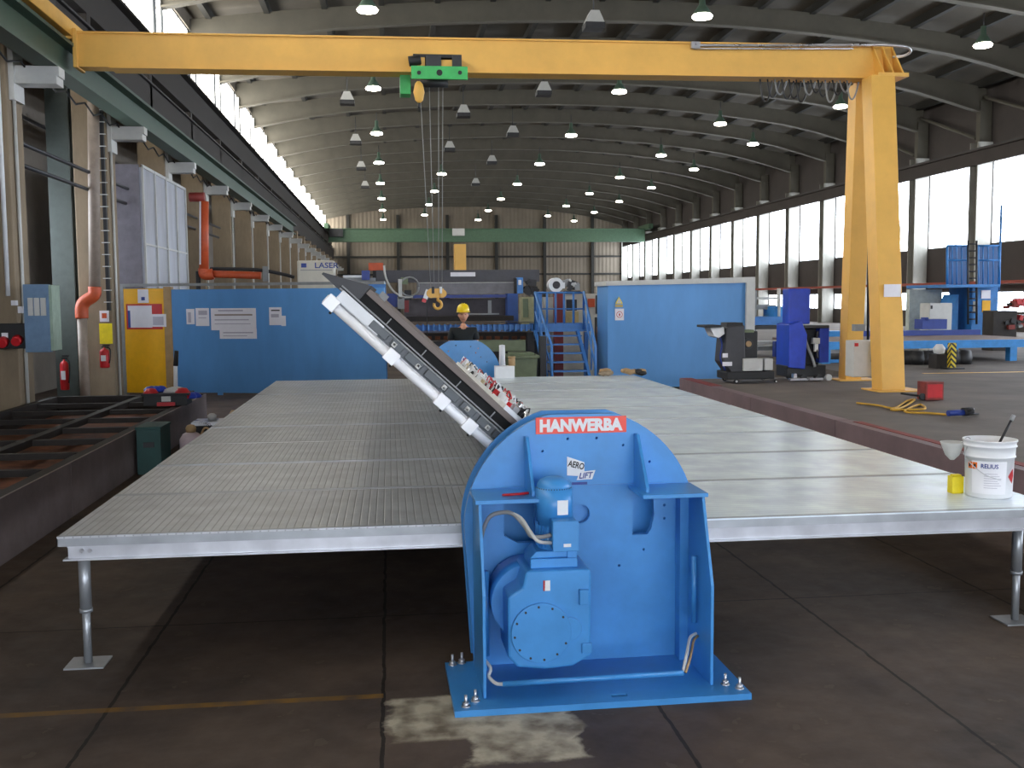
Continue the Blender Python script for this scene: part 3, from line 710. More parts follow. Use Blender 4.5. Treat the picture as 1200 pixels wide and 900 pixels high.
ltr = MB(); tmp = MB().text('RELIUS', .095, .026, NAVY, Matrix.Identity(4), .001, .02)
tmp.mi(NAVY)
for v in tmp.bm.verts:
    a = -VIEW+.02+v.co.x/.14; rad = rr(.2)+.0005+v.co.z; z = .197+v.co.y; v.co = Vector((rad*math.sin(a), -rad*math.cos(a), z))
tmp.build('lettering', lab)
v_ = MB(); fs = [v_.bm.verts.new((rr(z)*math.sin(a), -rr(z)*math.cos(a), z)) for a, z in ((-VIEW+.85, .135), (-VIEW+1.15, .09), (-VIEW+1.25, .135), (-VIEW+1.15, .18))]
v_._f(fs, RED); v_.build('red_diamond', lab)
t = thing('paint_strainer', 'pale paper paint strainer hooked on the left rim of the pail', 'strainer', (3.395, 5.83, .885))
MB().lathe([(.012, .02), (.04, .05), (.068, .12), (.072, .13), (.066, .13), (.035, .05), (.01, .025)], LGREY, seg=24).build('cone', t)
MB().tube([(.05, -.02, .125), (.08, -.02, .16), (.1, -.03, .15)], .003, SILVER, 6, 3).build('hook', t)
solo(MB().box(3.385, 3.46, 5.80, 5.86, .7, .805, PLAST).box(3.395, 3.45, 5.81, 5.85, .805, .815, PLAST), 'yellow_box', 'small yellow plastic box on the platform beside the paint pail', 'box', bevel=.004)
# gloves / shoes on the far edge
def lump(name, label, cat, px, py, w, mats_, Y=15.6, z=.7):
    p = at(px, py, Y); m = MB()
    for i in range(9):
        m.lathe([(0, -.04), (.05, -.02), (.06, .0), (.05, .03), (0, .045)], random.choice(mats_), (p.x+random.uniform(-w, w), Y+random.uniform(-.06, .06), z+.045+random.uniform(0, .04)), seg=8, sx=1.4)
    return solo(m, name, label, cat)
lump('work_glove', 'crumpled tan work glove lying on the far edge of the platform', 'glove', 709, 440, .06, [BRASS, CONC], 15.55)
lump('work_glove', 'dark tan work glove on the far right corner of the platform', 'glove', 743, 441, .13, [BRASS, BLACK, CONC], 15.5)
p = at(587, 437, 15.7)
solo(MB().box(at(576, 0, 15.6).x, at(599, 0, 15.6).x, 15.5, 15.7, .70, .885, WHITE), 'white_box', 'plain white box on the platform edge right of the far blue machine', 'box', bevel=.004)
solo(MB().lathe([(.055, 0), (.055, .1), (.045, .11), (.06, .12), (.06, .14), (0, .145)], BRASS, (at(594, 0, 15.9).x, 15.62, .885), seg=16), 'tan_tin', 'round tan tin standing on top of the plain white box', 'tin')
solo(MB().lathe([(.06, 0), (.06, .75), (.05, .95), (.05, 1.14), (0, 1.15)], WHITE, (at(585, 0, 17).x, 17, 0), seg=16), 'white_post', 'short white round post behind the plain white box on the platform', 'post')

# ================================================================== YELLOW GANTRY
def hexa(mb, bot, top, m):
    v = [mb.bm.verts.new(p) for p in list(bot)+list(top)]
    for q_ in ((3, 2, 1, 0), (4, 5, 6, 7), (0, 1, 5, 4), (1, 2, 6, 5), (2, 3, 7, 6), (3, 0, 4, 7)): mb._f([v[i] for i in q_], m)
    return mb
def slab(mb, x0, x1, y0, y1, za, zb, h, m):      # a long box whose ends differ slightly in height
    return hexa(mb, [(x0, y0, za), (x1, y0, zb), (x1, y1, zb), (x0, y1, za)], [(x0, y0, za+h), (x1, y0, zb+h), (x1, y1, zb+h), (x0, y1, za+h)], m)
GY = 15.9
A = at(124, 80, GY); B = at(1010, 92, GY); zt_ = at(124, 37, GY).z
H = zt_-A.z; xl = -4.5; xr_ = at(1050, 90, GY).x
def zbm(x): return A.z+(B.z-A.z)*(x-A.x)/(B.x-A.x)
GT = thing('gantry_crane', 'yellow semi-gantry crane spanning above the platform', 'crane', (7.6, 15.7, .47))
m = MB(); slab(m, xl, xr_-.42, GY, GY+.3, zbm(xl)+.02, zbm(xr_-.42)+.02, H-.04, YEL)
slab(m, xl+.5, xr_-.40, GY-.04, GY+.34, zbm(xl+.5), zbm(xr_-.4), .025, YEL); slab(m, xl, xr_-.4, GY-.03, GY+.33, zbm(xl)+H-.03, zbm(xr_-.4)+H-.03, .025, YEL)
wpart(m, 'main_girder', GT)
m = MB(); xe = xr_-.42; zb_ = zbm(xr_)
m.prism([(xe, zb_), (xr_+.02, zb_), (xr_-.02, zb_+H-.16), (xr_-.1, zb_+H-.02), (xe, zb_+H-.02)], 'y', GY+.0, GY+.02, YEL)
m.prism([(xe, zb_), (xr_+.02, zb_), (xr_-.02, zb_+H-.16), (xr_-.1, zb_+H-.02), (xe, zb_+H-.02)], 'y', GY+.28, GY+.3, YEL)
for k in range(3):
    x = xe+.07+k*.16; hexa(m, [(x, GY-.28, zb_+.03), (x+.025, GY-.28, zb_+.03), (x+.025, GY+.5, zb_+.03), (x, GY+.5, zb_+.03)], [(x-.07, GY-.02, zb_+H-.03), (x-.045, GY-.02, zb_+H-.03), (x-.045, GY+.32, zb_+H-.03), (x-.07, GY+.32, zb_+H-.03)], YEL)
m.box(xe-.04, xr_+.05, GY-.32, GY+.55, zb_-.03, zb_+.03, YEL)
wpart(m, 'knee_bracket', GT)
zf = .48
def leg(tx0, tx1, ty, bx0, bx1, by, d, nm):
    m = MB(); zt2 = zb_-.02
    a0, a1 = at(tx0, 92, ty).x, at(tx1, 92, ty).x; b0, b1 = at(bx0, 455, by).x, at(bx1, 455, by).x
    hexa(m, [(b0, by, zf), (b1, by, zf), (b1, by+d, zf), (b0, by+d, zf)], [(a0, ty, zt2), (a1, ty, zt2), (a1, ty+d, zt2), (a0, ty+d, zt2)], YEL)
    return wpart(m, nm, GT, bevel=.008)
leg(1021, 1049, 15.55, 1034, 1061, 14.62, .34, 'leg')
leg(1004, 1027, 16.15, 991, 1009, 16.7, .3, 'leg')
p = at(1035, 460, 14.62)
wpart(MB().box(p.x-.12, p.x+.62, 14.5, 15.1, .47, .49, YEL), 'foot_plate', GT)
p = at(1000, 450, 16.75); wpart(MB().box(p.x-.3, p.x+.4, 16.6, 17.1, .47, .49, YEL), 'foot_plate', GT)
wpart(MB().px(1036, 333, 1056, 348, 14.86, .01, PAPER), 'white_notice', GT, label='white rectangular plate on the front leg')
m = MB().px(1000, 399, 1027, 442, 15.2, .3, LGREY); cbx = wpart(m, 'control_cabinet', GT, bevel=.01, label='grey switch cabinet between the legs')
wpart(MB().px(1002, 402, 1006, 406, 15.18, .02, RED), 'emergency_switch', GT); wpart(MB().px(1021, 415, 1023, 424, 15.18, .02, DARK), 'cabinet_lock', GT)
wpart(MB().px(1002, 380, 1014, 388, 15.9, .12, GREY), 'junction_box', GT)
a = at(1019, 100, 15.75); b = at(1017, 400, 15.75)
wpart(MB().cyl(a, b, .02, DARK).cyl(a+Vector((.06, 0, 0)), b+Vector((.06, 0, 0)), .012, SILVER), 'conduit', GT)
m = MB(); P_ = [at(812, 53, GY-.05), at(900, 53, GY-.06), at(1010, 53, GY-.1), at(1040, 53, GY-.25), at(1062, 55, GY-.35), at(1067, 60, GY-.3), at(1060, 65, GY-.2), at(1046, 67, GY-.05)]
m.tube(P_, .022, SILVER, 8, 5); m.cbox(P_[0]+Vector((.04, 0, 0)), (.14, .06, .1), SILVER); m.tube([at(812, 57, GY-.05), at(1000, 57, GY-.05)], .014, SILVER, 6)
wpart(m, 'cable_conduit', GT)
m = MB()
for k in range(13):
    x = at(892+k*8.5, 95, GY+.1).x; z = zbm(x)-.0; dz = random.uniform(.12, .3)
    m.tube([(x, GY+.15, z), (x+.03, GY+.12, z-dz), (x+.1, GY+.15, z-dz-.05), (x+.17, GY+.18, z-dz*.8), (x+.2, GY+.15, z-.02)], .014, random.choice([BLACK, DARK, GREY]), 6, 4)
wpart(m, 'festoon_cable', GT)
# end carriage riding on the green runway
m = MB().box(-4.85, -4.5, 13.9, 17.6, 5.76, 5.98, YEL).box(xl-.32, xl+.02, GY-.02, GY+.34, 5.72, zt_+.02, YEL).box(xl+.0, xl+.06, GY-.05, GY+.36, zbm(xl), zt_+.03, YEL)
wpart(m, 'end_carriage', GT, bevel=.01)
for y in (14.3, 17.0): wpart(MB().cyl((-4.74, y, 5.82), (-4.6, y, 5.82), .12, DARK), 'wheel', GT)
wpart(MB().cyl((-4.75, 13.9, 6.15), (-4.75, 14.35, 6.15), .13, GREY).box(-4.9, -4.55, 14.35, 14.65, 5.98, 6.35, YEL).box(-4.9, -4.6, 14.7, 15.5, 5.98, 6.25, BLACK).cyl((-4.8, 14.5, 6.4), (-4.5, 14.5, 6.4), .09, DARK).cyl((-4.6, 15.1, 6.3), (-4.35, 15.1, 6.3), .1, GREY), 'travel_motor', GT)
# hoist
p = at(513, 85, 15.58)
HT = thing('rope_hoist', 'green and black rope hoist trolley hanging from the yellow girder', 'hoist', (p.x, 16.08, p.z-.1))
wpart(MB().px(482, 78, 548, 92, 15.60, .05, GRN), 'front_bar', HT, bevel=.004)
wpart(MB().px(482, 79, 548, 92, 16.43, .05, GRN), 'rear_bar', HT)
for px_ in (491, 515, 539): c = at(px_, 85, 15.59); wpart(MB().cyl(c, c+Vector((0, .03, 0)), .03 if px_ != 515 else .045, BLACK, seg=14), 'bolt', HT)

wpart(MB().px(469, 84, 481, 110, 16.08, .3, GRN), 'rope_guard', HT, bevel=.005)
m = MB(); c = at(479, 72, 15.68); c2 = at(493, 70, 15.68); m.cyl(c, c2, .075, BLACK); m.px(499, 65, 517, 78, 15.63, .25, DARK); m.px(530, 64, 541, 78, 15.63, .25, DARK); m.px(484, 64, 540, 67, 15.66, .2, BLACK); m.px(517, 70, 530, 78, 15.68, .15, YEL); m.px(493, 67, 498, 78, 15.66, .2, YEL)
wpart(m, 'motor_unit', HT, bevel=.006)
c = at(492, 97, 15.98); wpart(MB().cyl((c.x, 15.88, c.z-.02), (c.x+.42, 15.88, c.z-.02), .07, BLACK), 'drum', HT)
m = MB(); c = at(491, 108, 15.83)
m.lathe([(.02, -.16), (.06, -.12), (.085, 0), (.06, .12), (.03, .16)], YEL, c, seg=14, sy=.7); m.cyl(c-Vector((0, 0, .16)), c-Vector((0, 0, .24)), .02, BLACK)
wpart(m, 'limit_weight', HT, label='yellow counterweight block')
hk = at(512, 343, 15.88)
m = MB()
for (a0, b0) in ((492, 505), (503, 509), (514, 514), (519, 518)):
    m.cyl(at(a0, 98, 15.88), Vector((at(b0, 343, 15.88).x, 15.88, hk.z+.02)), .005, GREY, seg=6)
wpart(m, 'wire_ropes', HT)
m = MB(); m.px(504, 338, 520, 349, 15.82, .1, YEL); m.cyl(at(505, 344, 15.80), at(505, 344, 16.00), .07, YEL).cyl(at(519, 344, 15.80), at(519, 344, 16.00), .06, YEL)
m.px(506, 336, 509, 344, 15.79, .03, BLACK).px(515, 336, 518, 344, 15.79, .03, WHITE)
hb = wpart(m, 'hook_block', HT, bevel=.004)
c = at(513, 357, 15.87); pts = [c+Vector((0, 0, .12))]+[c+Vector((.058*math.sin(t), 0, .062*math.cos(t))) for t in [k*PI/8 for k in range(0, 14)]]
wpart(MB().tube(pts, .022, YEL, 10, 2), 'hook', HT)
m = MB(); c = at(500, 345, 15.83); m.cbox(c, (.07, .05, .15), WHITE, (0, .35, 0)).cbox(c-Vector((.04, 0, .09)), (.06, .05, .06), RED, (0, .35, 0)); m.cyl(c-Vector((0, 0, .1)), c-Vector((0, 0, .95)), .005, BLACK, seg=5)
wpart(m, 'pendant_tag', HT, label='red and white tag and cord')

# ================================================================== PARTITIONS
PA, PB = (-5.62, 21.95), (-.13, 20.4)
def wallbox(mb, px0, py0, px1, py1, off, th, m, A_=PA, B_=PB):
    d = Vector((B_[0]-A_[0], B_[1]-A_[1], 0)).normalized(); nn = Vector((d.y, -d.x, 0))
    if nn.y > 0: nn = -nn
    a = atp(px0, py1, A_, B_); b = atp(px1, py0, A_, B_)
    vs = []
    for z in (a.z, b.z):
        for p_, o_ in ((a, off), (b, off), (b, off-th), (a, off-th)):
            q_ = Vector((p_.x, p_.y, z))+nn*o_; vs.append(q_)
    return hexa(mb, vs[:4], vs[4:], m)
t = thing('blue_partition', 'long blue partition wall with taped notices left of the tilting panel', 'partition', ((PA[0]+PB[0])/2, 21.2, 0))
def zfix(mb, z0):                       # drop the lowest vertices to the floor
    lo = min(v.co.z for v in mb.bm.verts)
    for v in mb.bm.verts:
        if v.co.z < lo+.02: v.co.z = z0
    return mb
wpart(zfix(wallbox(MB(), 201, 337, 450, 462, 0, .06, BLUE2), .05), 'panel', t)
wpart(wallbox(MB(), 141, 329.5, 450, 336, .01, .1, GREY), 'top_rail', t)
wpart(zfix(wallbox(wallbox(MB(), 196, 336, 200.5, 464, .015, .1, BRASS), 140, 336, 144.5, 464, .015, .1, GREY), .0), 'posts', t)
d_ = zfix(wallbox(MB(), 145, 338, 195.5, 461, .005, .05, YDOOR), .04); d_ = wpart(d_, 'door', t, label='yellow door panel')
m = MB()
for x in (255, 330, 400): zfix(wallbox(m, x, 455, x+5, 464, .0, .06, BLUE2), 0)
wpart(m, 'feet', t)
def notice(name, lab, rects, group=None, cat='notice'):
    m = MB()
    for (a, b, c, d, mm, off) in rects: wallbox(m, a, b, c, d, off, .004, mm)
    return solo(m, name, lab, cat, group)
PRN = mat('print_grey', (180, 176, 190), .6, var=0); PRB = mat('print_brown', (150, 136, 128), .8, var=0)
notice('taped_notice', 'white sheet with red frame of papers hung on the yellow door panel', [(149, 356, 190, 386, RED, .012), (151, 358, 178, 384, PAPER, .016), (167, 368, 195, 383, PAPER, .02), (151, 364, 153, 384, NAVY, .022), (180, 371, 192, 381, PRN, .024)])
notice('taped_notice', 'narrow white strip with blue dot at the top of the yellow door', [(162, 339, 174, 355, PAPER, .012), (166, 348, 170, 352, NAVY, .016)])
notice('taped_notice', 'leftmost small curled sheet on the blue partition', [(219, 362, 228, 380, PAPER, .012), (221, 366, 224, 378, PRN, .016)])
notice('taped_notice', 'small white sheet second from the left on the blue partition', [(230, 361, 245, 382, PAPER, .012), (233, 364, 243, 369, PRN, .016), (233, 372, 242, 373, PRN, .016)])
notice('taped_notice', 'largest white notice on the blue partition with lines of print', [(248, 361, 300, 387, PAPER, .012), (258, 385, 301, 397, PAPER, .014), (252, 368, 296, 370, PRB, .018), (252, 374, 292, 375.5, PRN, .018), (252, 379, 294, 380, PRN, .018), (262, 389, 297, 390.5, PRN, .018), (262, 393, 290, 394, PRN, .018), (256, 363, 285, 365, PRN, .018)])
notice('taped_notice', 'right-hand sheet with a torn corner on the blue partition', [(316, 360, 330, 381, PAPER, .012), (330, 370, 335, 382, PAPER, .012), (318, 363, 328, 364.5, BLACK, .016), (318, 368, 327, 372, PRN, .016)])
# right blue cabin
CA, CB = (4.5, 20.9), (7.75, 21.2)
t = thing('blue_cabin', 'blue steel cabin wall with warning signs right of the stairs', 'cabin', (6.1, 21.1, 0))
m = MB(); zt3 = atp(720, 333, CA, CB).z
hexa(m, [(4.5, 20.9, .03), (7.6, 21.2, .03), (7.6, 22, .03), (4.5, 22, .03)], [(4.5, 20.9, 2.17), (7.6, 21.2, 2.22), (7.6, 22, 2.22), (4.5, 22, 2.17)], BLUE2); wpart(m, 'body', t)
m = MB(); hexa(m, [(4.45, 20.86, 2.17), (7.75, 21.14, 2.22), (7.75, 22.05, 2.22), (4.45, 22.05, 2.17)], [(4.45, 20.86, 2.26), (7.75, 21.14, 2.34), (7.75, 22.05, 2.34), (4.45, 22.05, 2.26)], LGREY)
hexa(m, [(7.55, 21.12, 0), (7.75, 21.14, 0), (7.75, 22, 0), (7.55, 22, 0)], [(7.55, 21.12, 2.22), (7.75, 21.14, 2.22), (7.75, 22, 2.22), (7.55, 22, 2.22)], LGREY); wpart(m, 'frame', t)
m = MB(); c = atp(725, 352, CA, CB); y_ = c.y-.03
m.prism([(c.x-.08, c.z-.07), (c.x+.08, c.z-.07), (c.x, c.z+.08)], 'y', y_-.004, y_, PLAST).prism([(c.x-.05, c.z-.055), (c.x+.05, c.z-.055), (c.x, c.z+.045)], 'y', y_-.007, y_-.004, LGREY)
m.box(c.x-.08, c.x+.08, y_-.004, y_, c.z-.14, c.z-.085, mat('sign_tan', (190, 170, 110), .6, var=0)); solo(m, 'warning_sign', 'yellow warning triangle sign on the blue cabin', 'sign')
m = MB(); c = atp(725.5, 368.5, CA, CB); m.box(c.x-.095, c.x+.095, y_-.004, y_, c.z-.12, c.z+.12, PAPER)
ring = [(c.x+.06*math.cos(k*PI/10), y_-.007, c.z+.06*math.sin(k*PI/10)) for k in range(21)]; m.tube(ring, .006, RED, 5); m.box(c.x-.012, c.x+.015, y_-.008, y_-.004, c.z-.03, c.z+.02, RED)
solo(m, 'prohibition_sign', 'square white prohibition sign with a red ring on the blue cabin', 'sign')

# ================================================================== LEFT SIDE
BD = thing('cutting_bed', 'long low steel bed with black cross bars along the left side', 'machine bed', (-3.95, 9, 0))
for a, b in ((1.0, 6.2), (6.2, 9.4), (9.4, 13), (13, 16.2)):
    wpart(MB().box(-2.85, -2.83, a+.005, b-.005, 0, .485, BEDW), 'side_plate', BD)
wpart(MB().box(-2.98, -2.84, 1, 16.2, .43, .47, DARKB).box(-3.85, -3.75, 1, 16.2, .40, .475, DARKB).box(-5.1, -5.0, 1, 16.2, 0, .485, DARKB).box(-5.1, -2.84, 16.1, 16.2, 0, .485, DARKB), 'side_rails', BD)
for k in range(14): wpart(MB().box(-5.0, -2.9, 2.2+k, 2.28+k, .40, .46, DARKB), 'cross_bar', BD)
wpart(MB().box(-5.0, -2.86, 1, 16.1, .2, .22, RUST), 'tray', BD)
m = MB()
for i in range(7):
    c = (-4.4+random.uniform(-.5, .4), 8.0+random.uniform(-.9, .9), .5); m.lathe([(0, -.05), (.2, -.02), (.26, .05), (.18, .12), (.05, .15), (0, .15)], DARK, c, seg=9, sy=1.3)
solo(m, 'dark_tarp', 'crumpled dark tarpaulin heaped on the near left of the cutting bed', 'tarpaulin')
m = MB(); m.box(-2.79, -2.53, 11.6, 12.1, 0, .5, TEAL).box(-2.80, -2.52, 11.59, 12.11, .5, .53, TEAL).box(-2.72, -2.6, 11.59, 11.6, .3, .36, DARK); solo(m, 'teal_toolbox', 'dark teal metal box standing against the side of the cutting bed', 'box', bevel=.006)
t = thing('canister', 'pinkish white plastic canister on the floor beside the teal box', 'canister', (-2.27, 11.95, 0))
MB().lathe([(.11, 0), (.13, .03), (.13, .34), (.09, .4), (.05, .42)], mat('pinkish_plastic', (190, 172, 176), .5), seg=18).build('body', t); MB().lathe([(.055, .42), (.06, .47), (.04, .5), (0, .51)], BRASS, seg=14).build('cap', t)
MB().tube([(.1, 0, .36), (.15, 0, .46), (.2, 0, .44), (.2, 0, .3)], .012, BRASS, 6, 4).build('handle', t)
t = thing('small_trolley', 'low dark trolley with a silver rim behind the pinkish canister', 'trolley', (-2.25, 12.9, 0))
MB().box(-.16, .2, -.2, .25, .40, .44, SILVER).build('top', t); MB().box(-.13, .17, -.17, .22, .08, .40, BLACK).build('body', t)
for x in (-.1, .14):
    for y in (-.14, .18): MB().cyl((x-.015, y, .04), (x+.015, y, .04), .04, BLACK).build('wheel', t)
solo(MB().lathe([(.05, 0), (.055, .06), (.03, .08), (0, .085)], LGREY, (-2.2, 12.95, .44), seg=12), 'plastic_tub', 'small whitish tub on top of the low dark trolley', 'tub')
solo(MB().lathe([(.07, 0), (.09, .3), (.08, .42), (.03, .5), (0, .5)], BRASS, (-2.02, 13.5, 0), seg=14), 'tan_bottle', 'tan bottle on the floor close to the platform edge', 'bottle')
# tool box with red fittings at the bed corner
t = thing('tool_crate', 'black crate with red grips standing on the far corner of the cutting bed', 'crate', (-3.05, 14.6, .485))
MB().box(-.30, .27, -.2, .2, .0, .16, BLACK).box(-.33, .3, -.22, .22, .14, .17, BLACK).build('box', t, bevel=.006)
for x in (-.22, .2): MB().lathe([(0, -.1), (.08, -.08), (.09, 0), (.05, .06), (0, .07)], PINK, (x, -.1, .17), seg=12, sx=1.2).build('grip', t)
MB().box(-.06, .06, -.215, -.2, .06, .13, LGREY).box(-.12, .12, -.225, -.2, .0, .05, RED).build('front_label', t)
t = thing('hand_lever', 'white lever with black grip standing up from the black crate', 'lever', (-2.97, 14.65, .655))
MB().cyl((0, 0, 0), (.01, 0, .38), .028, WHITE).build('shaft', t); MB().cyl((.01, 0, .36), (.03, 0, .57), .034, BLACK, r2=.028).build('grip', t); MB().lathe([(.0, 0), (.17, 0), (.15, .04), (.05, .07), (0, .07)], LGREY, seg=16).build('base', t)
for nm, x, y, z, lab in (('blue_rag', -3.22, 14.62, .655, 'crumpled blue rag left of the white lever on the crate'), ('blue_rag', -2.76, 14.6, .56, 'crumpled blue rag hanging right of the black crate')):
    m = MB()
    for i in range(5): m.lathe([(0, -.0), (.08, .01), (.09, .04), (.05, .08), (0, .09)], ROYAL, (x+random.uniform(-.08, .08), y+random.uniform(-.05, .05), z), seg=9)
    solo(m, nm, lab, 'rag')
# things at the left columns
solo(MB().px(60, 95, 86, 100, 20.6, .3, DARK).box(at(60, 300, 20.6).x, at(86, 300, 20.6).x, 20.6, 20.66, 0, 6.4, mat('dark_green_steel', (66, 74, 70), .6)).box(at(60, 300, 20.6).x, at(86, 300, 20.6).x, 20.9, 20.96, 0, 6.4, mat('dark_green_steel', (66, 74, 70))).box(at(72, 300, 20.6).x, at(74, 300, 20.6).x, 20.62, 20.9, 0, 6.4, DARK), 'steel_post', 'dark green steel post standing between the first two concrete columns', 'post')
def extinguisher(px0, py, px1, py1, Y, lab):
    a = at(px0, py1, Y); b = at(px1, py, Y); r = (b.x-a.x)/2*.8; h = b.z-a.z; t = thing('fire_extinguisher', lab, 'fire extinguisher', ((a.x+b.x)/2, Y, a.z))
    MB().lathe([(r*.9, 0), (r, .02), (r, h*.72), (r*.7, h*.8), (r*.25, h*.84), (r*.25, h*.9), (0, h*.9)], RED, seg=18).build('cylinder', t)
    MB().box(-r*.5, r*.9, -.02, .02, h*.88, h*.93, BLACK).box(-r*.3, r*1.1, -.02, .02, h*.95, h, BLACK).build('valve_handle', t)
    MB().tube([(r*.3, 0, h*.9), (r*1.3, -.02, h*.8), (r*1.25, -.03, h*.4), (r*1.0, -.03, h*.2)], .012, BLACK, 6, 4).build('hose', t)
    MB().box(-r*.5, r*.5, -r-.006, -r*.8, h*.3, h*.55, WHITE).build('label_panel', t)
    return t
extinguisher(70, 416, 81, 457, 20.35, 'red fire extinguisher mounted low on the dark green steel post')
extinguisher(116, 404, 129, 431, 19.75, 'red fire extinguisher hung on the concrete column under the yellow sign')
solo(MB().px(117, 379, 131, 403, 19.97, .02, PLAST), 'yellow_sign', 'plain yellow sign on the concrete column above the extinguisher', 'sign')
solo(MB().px(117, 364, 127, 377, 19.96, .03, PAPER).px(119.5, 367, 124.5, 373, 19.94, .02, ORANGE), 'alarm_box', 'small white call point with an orange square above the yellow sign', 'alarm')
m = MB(); x = at(120.5, 200, 19.9).x
m.box(x-.03, x+.03, 19.9, 19.98, 1.75, 6.3, BLACK)
for k in range(20): m.box(x-.07, x+.07, 19.88, 19.92, 1.9+k*.22, 1.915+k*.22, LGREY)
solo(m, 'cable_ladder', 'narrow black cable ladder with pale rungs running up the concrete column', 'cable ladder')
t = thing('drain_pipe', 'grey drain pipe with an orange elbow beside the second concrete column', 'pipe', (at(108, 400, 19.6).x, 19.6, 0))
wpart(MB().cyl(at(111, 340, 19.6), at(109, 88, 19.6), .10, PVC), 'upper_pipe', t)
c = at(96, 372, 19.6); wpart(MB().cyl(c, Vector((c.x, 19.6, 0)), .085, PVC), 'lower_pipe', t)
wpart(MB().tube([at(111, 336, 19.6), at(110, 346, 19.6), at(100, 353, 19.6), at(96, 360, 19.6), at(96, 373, 19.6)], .115, ORANGE, 12, 5), 'elbow', t, label='orange elbow')
solo(MB().cyl(Vector((at(8, 360, 14.9).x, 14.965, 2.0)), Vector((at(8, 360, 14.9).x, 14.965, 5.8)), .03, WHITE), 'white_conduit', 'thin white conduit running down the leftmost concrete column', 'pipe')
t = thing('socket_box', 'black power socket box with red outlets at the left photo edge', 'socket box', (at(14, 400, 14.8).x, 14.8, at(14, 409, 14.8).z))
wpart(MB().px(-6, 379, 32, 409, 14.7, .28, BLACK), 'housing', t, bevel=.01)
for a_ in (5, 21): c = at(a_, 400 if a_ == 5 else 398, 14.7); wpart(MB().cyl(c, c-Vector((0, .1, .03)), .075, PINK, r2=.06), 'outlet', t, label='red outlet')
wpart(MB().px(2, 390, 9, 396, 14.69, .02, PAPER), 'label_panel', t)
solo(MB().px(13, 352, 18, 358, 14.9, .1, PAPER).px(21, 359, 26, 367, 14.9, .1, PAPER), 'junction_box', 'pair of small white junction boxes above the black socket box', 'junction box')
t = thing('wall_cabinet', 'slate blue flat cabinet hung at the right side of the leftmost column', 'cabinet', (at(45, 400, 14.6).x, 14.6, at(45, 414, 14.6).z))
wpart(MB().px(30, 333, 56, 413, 14.6, .1, mat('slate_blue', (104, 132, 162), .5)), 'door', t, bevel=.005); wpart(MB().px(56, 334, 60, 411, 14.62, .35, mat('pale_green', (150, 168, 150), .6)), 'side', t)
m = MB()
for k in range(3): m.px(33+k*7.5, 349, 38+k*7.5, 370, 14.58, .02, LGREY)
wpart(m, 'door_slots', t)
# booth behind the partition
t = thing('sheeted_booth', 'grey booth with clear sheet side standing behind the yellow door', 'booth', (-5.6, 24, 0))
wpart(MB().box(-6.7, -5.12, 22.3, 22.36, 0, 4.75, mat('booth_grey', (116, 112, 120), .7)), 'front_panel', t)
wpart(MB().box(-5.12, -5.08, 22.36, 27.0, 2.2, 4.7, SHEET), 'side_sheet', t)
for i in range(5): wpart(MB().box(-5.08, -5.04, 22.36+i*1.13, 22.42+i*1.13, 0, 4.75, LGREY), 'frame_post', t)
wpart(MB().box(-5.08, -5.05, 22.36, 27, 4.7, 4.76, LGREY).box(-5.08, -5.05, 22.36, 27, 3.1, 3.14, LGREY), 'frame_rail', t)
Yp = 23.0
t = thing('orange_pipework', 'orange exhaust pipe with white stripe rising above the blue partition', 'pipe', (at(238, 320, Yp).x, Yp, 2.0))
wpart(MB().cyl(at(239, 318, Yp), at(239, 236, Yp), .1, ORANGE).cyl(at(234.5, 310, Yp-.11), at(234.5, 236, Yp-.11), .018, WHITE, seg=6), 'riser', t)
wpart(MB().tube([at(239, 315, Yp), at(239, 321, Yp), at(244, 322, Yp), at(250, 321, Yp)], .12, ORANGE, 10, 4), 'elbow', t)
wpart(MB().cyl(at(248, 321, Yp), at(306, 323, Yp), .08, ORANGE), 'horizontal_run', t); wpart(MB().cyl(at(222, 231, Yp), at(240, 231, Yp), .1, mat('dark_red_pipe', (140, 50, 44), .6)), 'top_run', t)
wpart(MB().cyl(at(232, 318, Yp), Vector((at(232, 318, Yp).x, Yp, 0)), .05, DARK), 'stand', t)
solo(MB().tube([at(246, 315, 23.3), at(300, 316, 23.4), at(330, 321, 23.5), at(345, 325, 23.5)], .04, DARK, 6, 3).px(308, 312, 314, 330, 23.3, .1, GREY), 'cable_run', 'dark cable run on top of the orange pipe behind the partition', 'cable')
t = thing('laser_source_cabinet', 'cream cabinet lettered LASER looking over the blue partition', 'cabinet', (at(369, 320, 22.5).x, 22.5, 0))
a = at(348.5, 329, 22.5); b = at(391, 305, 22.5); CREAM = mat('cream_paint', (206, 200, 184), .5, var=.05)
cb = wpart(MB().box(a.x, b.x, 22.5, 23.4, 0, b.z, CREAM), 'housing', t, bevel=.03)
wpart(MB().text('LASER', .5, .12, NAVY, Matrix.Translation((at(376, 0, 22.5).x, 22.497, at(369, 311, 22.5).z)) @ FR, .003, .015).px(353, 308.5, 359, 313.5, 22.485, .012, NAVY).px(352, 316, 389, 317, 22.485, .014, GREY), 'lettering', t)

